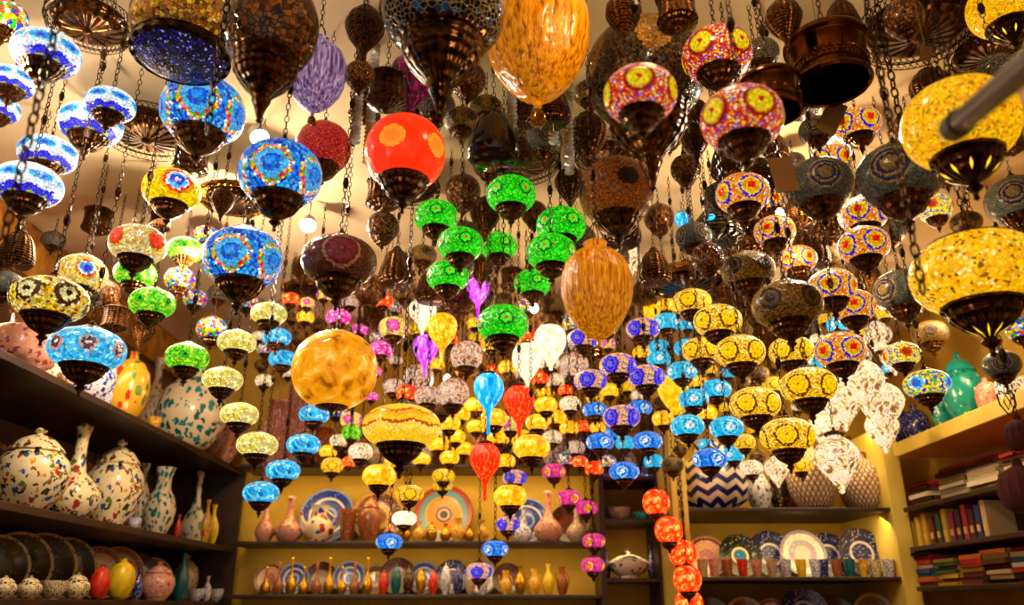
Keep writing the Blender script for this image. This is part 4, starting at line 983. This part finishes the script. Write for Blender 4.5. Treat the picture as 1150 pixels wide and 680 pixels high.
PM = dict(
 blue=platemat('blue_plate', [(0, '#2a3a9a'), (.25, '#8a98c8'), (.35, '#1c2c88'), (.6, '#c8c0b8'), (.68, '#20308a'), (.92, '#7a88c0')], (['#dcd8e0', '#182070'], 14, .2)),
 sun=platemat('sun_plate', [(0, '#30343c'), (.14, '#e8a870'), (.2, '#3a4a70'), (.28, '#e07c10'), (.58, '#d89028'), (.64, '#5a8898'), (.80, '#4a7888'), (.84, '#a02810'), (.97, '#7a1c0c')]),
 brown=platemat('brown_plate', [(0, '#7a5028'), (.3, '#b08848'), (.5, '#5a3418'), (.85, '#a07838')], (['#3a200c', '#d0b070', '#8a4a20'], 12, .25)),
 dred=platemat('dark_red_plate', [(0, '#3a3a40'), (.3, '#5a2a18'), (.62, '#4a4a50'), (.78, '#7a1810'), (.96, '#8a3018')], (['#c89858', '#5a1008', '#c89858'], 9, .2)),
 cream=platemat('cream_plate', [(0, '#c88a50'), (.4, '#d8a878'), (.75, '#a05028'), (.94, '#d8b888')], (['#a03818', '#e8c8a0', '#806030'], 11, .26)),
 rim=platemat('cream_rim_plate', [(0, '#2a1c18'), (.5, '#3a2414'), (.9, '#c8a060')], (['#6a4a20', '#20203a', '#4a3010'], 7, .28)),
 lilac=platemat('lilac_plate', [(0, '#d8c0b8'), (.35, '#a898b8'), (.6, '#e0d0c8'), (.85, '#8a7a98')], (['#3038a0', '#e8e0e8', '#b08878'], 12, .25)),
 navy=platemat('navy_plate', [(0, '#181a60'), (.4, '#c8b8c8'), (.5, '#181848'), (.9, '#0c0c28')], (['#d0c8e0', '#303aa0', '#a0a0c8'], 12, .26)),
 black=platemat('black_plate', [(0, '#1a6a9a'), (.3, '#e0c890'), (.4, '#101010'), (.9, '#1c140c')], (['#d8c890', '#207aa8', '#c0a040'], 11, .2)),
 pink=platemat('pink_plate', [(0, '#b86878'), (.4, '#d8a088'), (.8, '#6a3038'), (.93, '#b08060')], (['#e8c8b0', '#8a2838'], 12, .25)),
 maroon=platemat('maroon_plate', [(0, '#5a2418'), (.5, '#3a1208'), (.9, '#2a0e08')], (['#a85a28', '#7a3020', '#1c1c4a'], 12, .24)),
)
PD = dict(blue='blue patterned', sun='orange, blue and red ringed', brown='brown gold', dred='dark red rimmed', cream='cream and rust', rim='dark cream rimmed', lilac='lilac patterned', navy='navy and white', black='black and turquoise', pink='pink flowered', maroon='maroon')

# back wall, middle shelf (the row with the blue plate) and what stands before it
g1 = 'pottery on the back middle shelf'
plates_back([('blue', 364, 62), ('brown', 424, 60), ('sun', 497, 66), ('blue', 592, 50), ('maroon', 640, 44)], 5.02, BZ[1], 'on the back wall middle shelf', 'plates on the back middle shelf')
row_back([('bottle', 'pink', 296, 22, 52), ('bottle', 'pink', 323, 32, 50), ('jug', 'red', 357, 34, 40), ('tumbler', 'brown', 389, 20, 36), ('jar', 'brown', 414, 26, 52), ('vase', 'orng', 470, 14, 22), ('jar', 'gold', 484, 14, 22), ('vase', 'gold', 500, 13, 20), ('jug', 'orng', 514, 16, 26),
          ('vase', 'gold', 527, 12, 18), ('vase', 'orng', 542, 14, 24), ('bottle', 'blue', 588, 20, 40), ('bottle', 'pink', 616, 33, 56), ('bottle', 'grey', 648, 24, 44), ('vase', 'pink', 437, 14, 26), ('vase', 'gold', 455, 12, 20)], 4.88, BZ[1], 'on the back wall middle shelf', g1)
# lower back shelf
plates_back([('pink', 300, 34), ('blue', 330, 34), ('maroon', 358, 36), ('blue', 392, 36), ('brown', 420, 34), ('maroon', 446, 40), ('blue', 475, 36), ('navy', 508, 38), ('lilac', 540, 38), ('maroon', 570, 34)], 5.02, BZ[2], 'on the back wall lower shelf', 'plates on the back lower shelf')
row_back([('bottle', ('gold', 'brown', 'gold')[k % 3], 297+k*14.3, 12.5, 30 + (k % 3)*5) for k in range(9)] +
         [('jar', ('redg', 'tealg', 'dark', 'gold', 'redg', 'blue', 'navy', 'grey', 'blue')[k], 430+k*14, 12, 26+(k*7) % 9) for k in range(9)] +
         [('vase' if k % 2 else 'jug', ('orng', 'gold', 'orng', 'yell', 'brown')[k], 568+k*16, 13, 26+(k*5) % 8) for k in range(5)], 4.86, BZ[2], 'in front on the lower back shelf', 'small pots on the back lower shelf')
# upper back shelf
row_back([('urn', 'brown', 360, 34, 44), ('vase', 'dark', 392, 26, 40), ('jar', 'grey', 425, 34, 36), ('urn', 'blue', 470, 34, 40), ('vase', 'brown', 505, 24, 44), ('jar', 'pink', 540, 30, 36), ('drum', 'dark', 579, 30, 40), ('urn', 'blue', 620, 30, 44), ('vase', 'navy', 655, 26, 48), ('ball', 'brown', 324, 32, 32), ('vase', 'pink', 294, 22, 50)],
         4.88, BZ[0], 'on the back wall upper shelf', 'pottery on the back upper shelf')
# narrow middle bay
row_back([('jar', 'navy', 686, 18, 34), ('jar', 'blue', 707, 20, 40), ('vase', 'navy', 727, 16, 36)], 4.86, MZ[0], 'on the narrow bay upper shelf', 'pots in the middle bay')
row_back([('bowl', 'grey', 695, 28, 18), ('bowl', 'turq', 722, 22, 12)], 4.86, MZ[1], 'on the narrow bay middle shelf', 'bowls in the middle bay')
row_back([('vase', 'navy', 682, 9, 30), ('vase', 'navy', 732, 9, 40)], 4.92, MZ[2], 'on the narrow bay lower shelf', 'vases in the middle bay')
P = Vector((xAt(707, 4.82, MZ[2]), 4.82, MZ[2])); root = link('tureen', None, loc=P, scale=.12); tag(root, 'white and navy lidded tureen in the narrow middle bay', 'tureen')
mt = pottery('white_navy_tureen', '#e0d4c4', ['#181c60', '#20266a'], 5, .3)
link('bowl', mesh(lathe(bm_new(), [(0, 0), (.5, 0), (.45, .12), (.8, .3), (1, .55), (1.0, .68), (0, .68)], 32), 'bowl', mt), root)
link('lid', mesh(lathe(bm_new(), [(1.03, .68), (1.0, .74), (.8, .85), (.5, 1.0), (.25, 1.08), (0, 1.1)], 32), 'lid', mt), root)
link('knob', mesh(lathe(bm_new(), [(.06, 1.08), (.05, 1.16), (.16, 1.26), (.12, 1.36), (0, 1.4)], 16), 'knob', mt), root)
# alcove
row_back([('drum', 'chev', 804, 78, 78), ('vase', 'blue', 855, 28, 62, .06), ('vase', 'dark', 877, 22, 66, .10), ('ball', 'lat', 916, 56, 78, .0), ('vase', 'brown', 902, 44, 100, .30), ('ball', 'lat', 974, 52, 66, .0), ('jar', 'brown', 966, 40, 92, .30)], 4.50, AZ[0], 'on the alcove top shelf', 'vases on the alcove top shelf')
plates_back([('pink', 797, 46), ('black', 832, 48), ('navy', 870, 52), ('lilac', 903, 52), ('navy', 936, 50), ('navy', 970, 54)], 4.56, AZ[1], 'on the alcove middle shelf', 'plates on the alcove middle shelf')
cupc = [('grey', 790), ('pink', 803), ('brown', 818), ('redg', 835), ('pink', 851), ('lilacc', 868), ('blue', 884), ('yell', 901), ('blue', 917), ('navy', 926), ('brown', 941), ('tealg', 956), ('orng', 971), ('multi', 985), ('blue', 1000)]
row_back([('tumbler', {'lilacc': 'grey'}.get(k, k), x, 13, 19) for k, x in cupc], 4.36, AZ[1], 'on the alcove middle shelf', 'cups on the alcove shelf')
plates_back([('maroon', 802, 46), ('brown', 838, 46), ('pink', 872, 44), ('navy', 906, 56), ('maroon', 945, 46), ('brown', 984, 50)], 4.50, AZ[2], 'on the alcove bottom shelf', 'plates on the alcove bottom shelf')
# left wall shelves: px position -> y along the shelf
def row_left(items, Z, where, group, X=None):
    for i, it in enumerate(items):
        kind, mk, px, wp, hp = it[:5]; XX = (X or -1.80)+(it[5] if len(it) > 5 else 0)
        Y = yAt(px, XX, Z+.08); d = fw(Vector((XX, Y, Z+.1))); h = hp*d/900*1.02; wm = wp*d/900
        if kind in PROF:
            mx = max(r_ for r_, z_ in PROF[kind])*2
            pot(kind, PT[mk], (XX, Y, Z), h, f"{MT_DESC[mk]} {dict(bottle='bottle vase', urn='urn', jar='covered jar', ball='round vase', drum='drum vase').get(kind, kind)}, {ORDW[i]} from left {where}", 'vase' if kind in ('vase','bottle','ball','drum','urn') else kind, group, -1.2, wm/(h*mx))
row_left([('drum', 'pink', 26, 70, 66, .04), ('vase', 'multi', 66, 40, 96, -.18), ('ball', 'blue', 104, 48, 60, .04), ('urn', 'pink', 122, 40, 90, -.22), ('ball', 'orng', 142, 44, 78, .04), ('vase', 'grey', 166, 30, 110, -.24), ('ball', 'teal', 212, 76, 92, .04), ('ball', 'pink', 246, 44, 60, .04)],
         LZ[0], 'on the left wall upper shelf', 'pottery on the left upper shelf')
row_left([('jar', 'multi', 32, 80, 92, .0), ('bottle', 'multi', 80, 60, 106, -.0), ('jar', 'multi', 124, 64, 96), ('vase', 'teal', 154, 24, 80, -.10), ('jug', 'teal', 178, 34, 74, .04), ('bottle', 'teal', 217, 30, 80, -.02), ('vase', 'orng', 231, 11, 46, .11), ('vase', 'yell', 238, 14, 44, .06), ('vase', 'grn', 210, 12, 60, -.22)],
         LZ[1], 'on the left wall middle shelf', 'pottery on the left middle shelf')
for i, (px, wp, mk) in enumerate([(-2, 90, 'yell'), (46, 98, 'dred'), (97, 84, 'dred')]):
    Y = yAt(px, -2.09, LZ[1]+.1); d = Y*CP; plate(PM[mk] if mk in PM else PM['brown'], (-2.07, Y, LZ[1]+.004), wp*d/1800, -3, f"{'gold' if mk == 'yell' else 'dark red rimmed'} plate, {ORDW[i]} from left behind the left middle shelf pottery", 'plates behind the left pottery')
for i, (px, wp, mk) in enumerate([(-2, 72, 'rim'), (22, 76, 'rim'), (50, 75, 'rim'), (76, 70, 'rim'), (112, 60, 'cream'), (135, 60, 'cream'), (158, 52, 'maroon'), (174, 48, 'cream')]):
    Y = yAt(px, -1.92, LZ[2]+.1); d = Y*CP; plate(PM[mk], (-1.92, Y, LZ[2]), wp*d/1800, -38, f"{PD[mk]} plate, {ORDW[i]} from left on the left wall lower shelf", 'plates on the left lower shelf')
row_left([('jar', 'multi', 8, 26, 24), ('jar', 'multi', 36, 26, 24), ('bowl', 'multi', 62, 30, 24), ('jar', 'multi', 88, 28, 28), ('ball', 'redg', 113, 22, 36, .03), ('ball', 'yell', 136, 30, 44, .03), ('vase', 'navy', 155, 12, 34), ('jar', 'pink', 177, 38, 40, .02), ('vase', 'tealg', 203, 16, 50), ('ball', 'grey', 206, 30, 48, -.16), ('bowl', 'blue', 221, 20, 16), ('vase', 'blue', 233, 10, 26), ('bowl', 'blue', 243, 18, 16), ('vase', 'grey', 236, 18, 56, -.16)],
         LZ[2], 'along the front of the left lower shelf', 'small pots on the left lower shelf', X=-1.72)
row_left([('bowl', 'red', 78, 22, 16), ('jar', 'blue', 122, 12, 24), ('bowl', 'orng', 175, 16, 16)], LZ[0], 'at the left upper shelf front', 'small bowls on the left upper shelf', X=-1.70)
row_left([('bowl', 'blue', 154, 14, 14), ('vase', 'redg', 201, 7, 24)], LZ[1], 'at the left middle shelf front', 'small bowls on the left middle shelf', X=-1.69)
plates_back([('blue', 450, 50), ('brown', 500, 50), ('navy', 556, 50), ('lilac', 600, 50), ('cream', 396, 46)], 5.075, BZ[0], 'on the back wall upper shelf', 'plates on the back upper shelf')
# right wall top shelf pottery
def row_right(items, Z, where, group):
    for i, it in enumerate(items):
        kind, mk, px, wp, hp = it[:5]; XX = 2.17+(it[5] if len(it) > 5 else 0)
        Y = yAt(px, XX, Z+.08); d = fw(Vector((XX, Y, Z+.1))); h = hp*d/900; wm = wp*d/900; mx = max(r_ for r_, z_ in PROF[kind])*2
        pot(kind, PT[mk], (XX, Y, Z), h, f"{MT_DESC[mk]} {dict(bottle='bottle vase', urn='urn', jar='covered jar', ball='round vase').get(kind, kind)}, {ORDW[i]} from left {where}", 'vase' if kind != 'jar' else 'jar', group, 1.0, wm/(h*mx))
row_right([('vase', 'navy', 1012, 30, 66), ('ball', 'navy', 1030, 30, 44), ('vase', 'turq', 1060, 26, 64), ('jar', 'turq', 1086, 46, 84), ('ball', 'pink', 1110, 26, 44), ('vase', 'blue', 1132, 26, 60), ('bowl', 'blue', 1158, 34, 30)], RZ[0], 'on the right wall top shelf', 'pottery on the right top shelf')

# ------------------------------------------------------------------ textiles and books on the right wall
def slab_bm():
    b = bm_new()
    for k in range(2): box(b, -.5, .5, -.5, .5, k*.5+.02, k*.5+.5)
    box(b, -.5, -.44, -.5, .5, .0, 1.0)
    bmesh.ops.bevel(b, geom=[e for e in b.edges], offset=.03, segments=2, affect='EDGES'); return b
TC = dict(red='#a81410', maroon='#5a1010', orange='#d06010', yellow='#c89a18', teal='#1a6a78', blue='#1c3a80', cream='#c8a878', white='#d8c8a8', green='#3a5a30', black='#1c1210', pink='#a82858', brown='#6a3a18', olive='#7a6a20', crimson='#c81820')
def tex_mat(c): return pottery('woven_'+c, TC[c], [TC[c], '#e0c080', '#401008'], 30, .18, rough=.9)
def pile(px, Z, cols, where, wy, th=.02, xs=2.18):
    Y = yAt(px, 2.04, Z+.06); z = Z; n_ = len(cols); rr = random.Random(int(px))
    for i, c in enumerate(cols):
        t = th*rr.uniform(.8, 1.25)
        me = cached(('slab', c), lambda: mesh(slab_bm(), 'folded_textile', tex_mat(c)))
        o = link('folded_textile', me, loc=(xs+rr.uniform(-.012, .012), Y+rr.uniform(-.01, .01), z), scale=(.26*rr.uniform(.95, 1.05), wy*rr.uniform(.95, 1.0), t), rot=(0, 0, rr.uniform(-.03, .03)))
        pos = 'topmost' if i == n_-1 else 'lowest' if i == 0 else ORDW[i]+' up'
        tag(o, f"folded {c} textile, {pos} in the {where}", 'textile', 'folded textiles on the right shelves'); z += t
cs = list(TC)
rp_ = random.Random(5)
def pick(n_, pool): return [rp_.choice(pool) for _ in range(n_)]
for px, wh, nn in ((1032, 'upper shelf pile nearest the alcove', 6), (1066, 'second upper shelf pile from the alcove', 7), (1100, 'third upper shelf pile from the alcove', 7), (1142, 'upper shelf pile at the right edge', 7)):
    pile(px, RZ[1], pick(nn-2, ['cream', 'white', 'brown', 'cream', 'olive', 'white'])+['maroon', 'red'][:2], wh, .26 if px > 1040 else .22, .018)
for px, wh, cols in ((1034, 'lower shelf pile nearest the alcove', ['brown', 'orange', 'teal', 'blue', 'cream', 'red', 'crimson', 'black']), (1062, 'second lower shelf pile from the alcove', ['yellow', 'orange', 'yellow', 'green', 'cream', 'green', 'olive']),
                     (1090, 'third lower shelf pile from the alcove', ['maroon', 'brown', 'maroon', 'yellow', 'orange', 'red', 'orange']), (1118, 'fourth lower shelf pile from the alcove', ['black', 'cream', 'white', 'crimson', 'brown', 'olive', 'orange']), (1150, 'lower shelf pile at the right edge', ['crimson', 'black', 'red', 'white', 'blue', 'cream', 'red'])):
    pile(px, RZ[3], cols, wh, .20, .0190)
bc = ['#b89a30', '#c8a838', '#c09028', '#5a2010', '#2a4a20', '#c8a020', '#8a1848', '#3a1830', '#a02040', '#4a1010', '#20306a', '#c0a070']
for i in range(12):
    Y = yAt(1022+i*7.4, 2.06, RZ[2]+.06)
    b = bm_new(); box(b, 0, .13, -.018, .018, 0, .135+.012*(i % 3)); bmesh.ops.bevel(b, geom=b.edges[:], offset=.003, segments=1, affect='EDGES')
    root = link('boxed_book', None, loc=(2.07, Y, RZ[2])); tag(root, f'upright boxed book, {ORDW[i]} from the alcove on the right wall middle shelf', 'book', 'upright books on the right wall')
    link('cover', mesh(b, 'cover', plain('book_'+str(i), bc[i], .4), False), root)
    b = bm_new(); box(b, .0, .002, -.012, .012, .03, .06); link('spine_label', mesh(b, 'spine_label', plain('spine_gold', '#d8b060', .4), False), root, (-.002, 0, 0))

# ------------------------------------------------------------------ hanging shawls on the left, gilt ornament on the right shelf edge
for i, (px, D, wpx, y0, y1) in enumerate([(302, 4.35, 22, 440, 560), (328, 4.5, 24, 425, 520), (345, 4.4, 16, 420, 500)]):
    A = at(px, y1, D); B = at(px, y0, D); wm = wpx*D/900
    b = bm_new(); ns = 24; rows = []
    for k in range(9):
        z = k/8*(B.z-A.z)
        rows.append([[b.verts.new((-wm/2+wm*j/ns, .012*math.sin(j*1.3+k*.2)+s, z)) for j in range(ns+1)] for s in (0, .006)])
    for s in (0, 1):
        for k in range(8):
            for j in range(ns): b.faces.new((rows[k][s][j], rows[k][s][j+1], rows[k+1][s][j+1], rows[k+1][s][j]))
    for k in range(8):
        for j in (0, ns): b.faces.new((rows[k][0][j], rows[k][1][j], rows[k+1][1][j], rows[k+1][0][j]))
    tube(b, [(-wm/2, .003, B.z-A.z), (wm/2, .003, B.z-A.z)], .008, 6); tube(b, [(0, .003, B.z-A.z), (0, .003, CEIL-A.z)], .002, 4)
    o = link('patterned_shawl', mesh(b, 'patterned_shawl', pottery('shawl_weave', '#a8685c', ['#c89888', '#7a3a40', '#d8b0a0', '#8a5048'], 40, .4, rough=.9)), loc=(A.x, A.y, A.z))
    tag(o, f"pink patterned shawl hanging left of the gold crackle globe, {('leftmost', 'middle', 'rightmost')[i]} of three", 'shawl', 'pink hanging shawls')
P = atY(1131, 452, 3.05); b = bm_new()
pts = [(.0, 0, -.055), (.03, 0, -.01), (.033, 0, .03), (.018, 0, .045), (0, 0, .03), (-.018, 0, .045), (-.033, 0, .03), (-.03, 0, -.01)]
tube(b, pts, .0035, 5, closed=True); tube(b, [(-.012, 0, .0), (0, 0, .03), (.012, 0, .0), (0, 0, -.03), (-.012, 0, .0)], .0028, 5); tube(b, [(0, 0, .03), (0, 0, CEIL-P.z)], .0015, 4)
o = link('heart_hook', mesh(b, 'heart_hook', m_brd), loc=P); tag(o, 'black wire heart ornament hanging before the pale yellow right shelf', 'ornament')
for lb_, os_ in LABELS.items():
    if len(os_) > 1: print('DUPLABEL', len(os_), lb_)
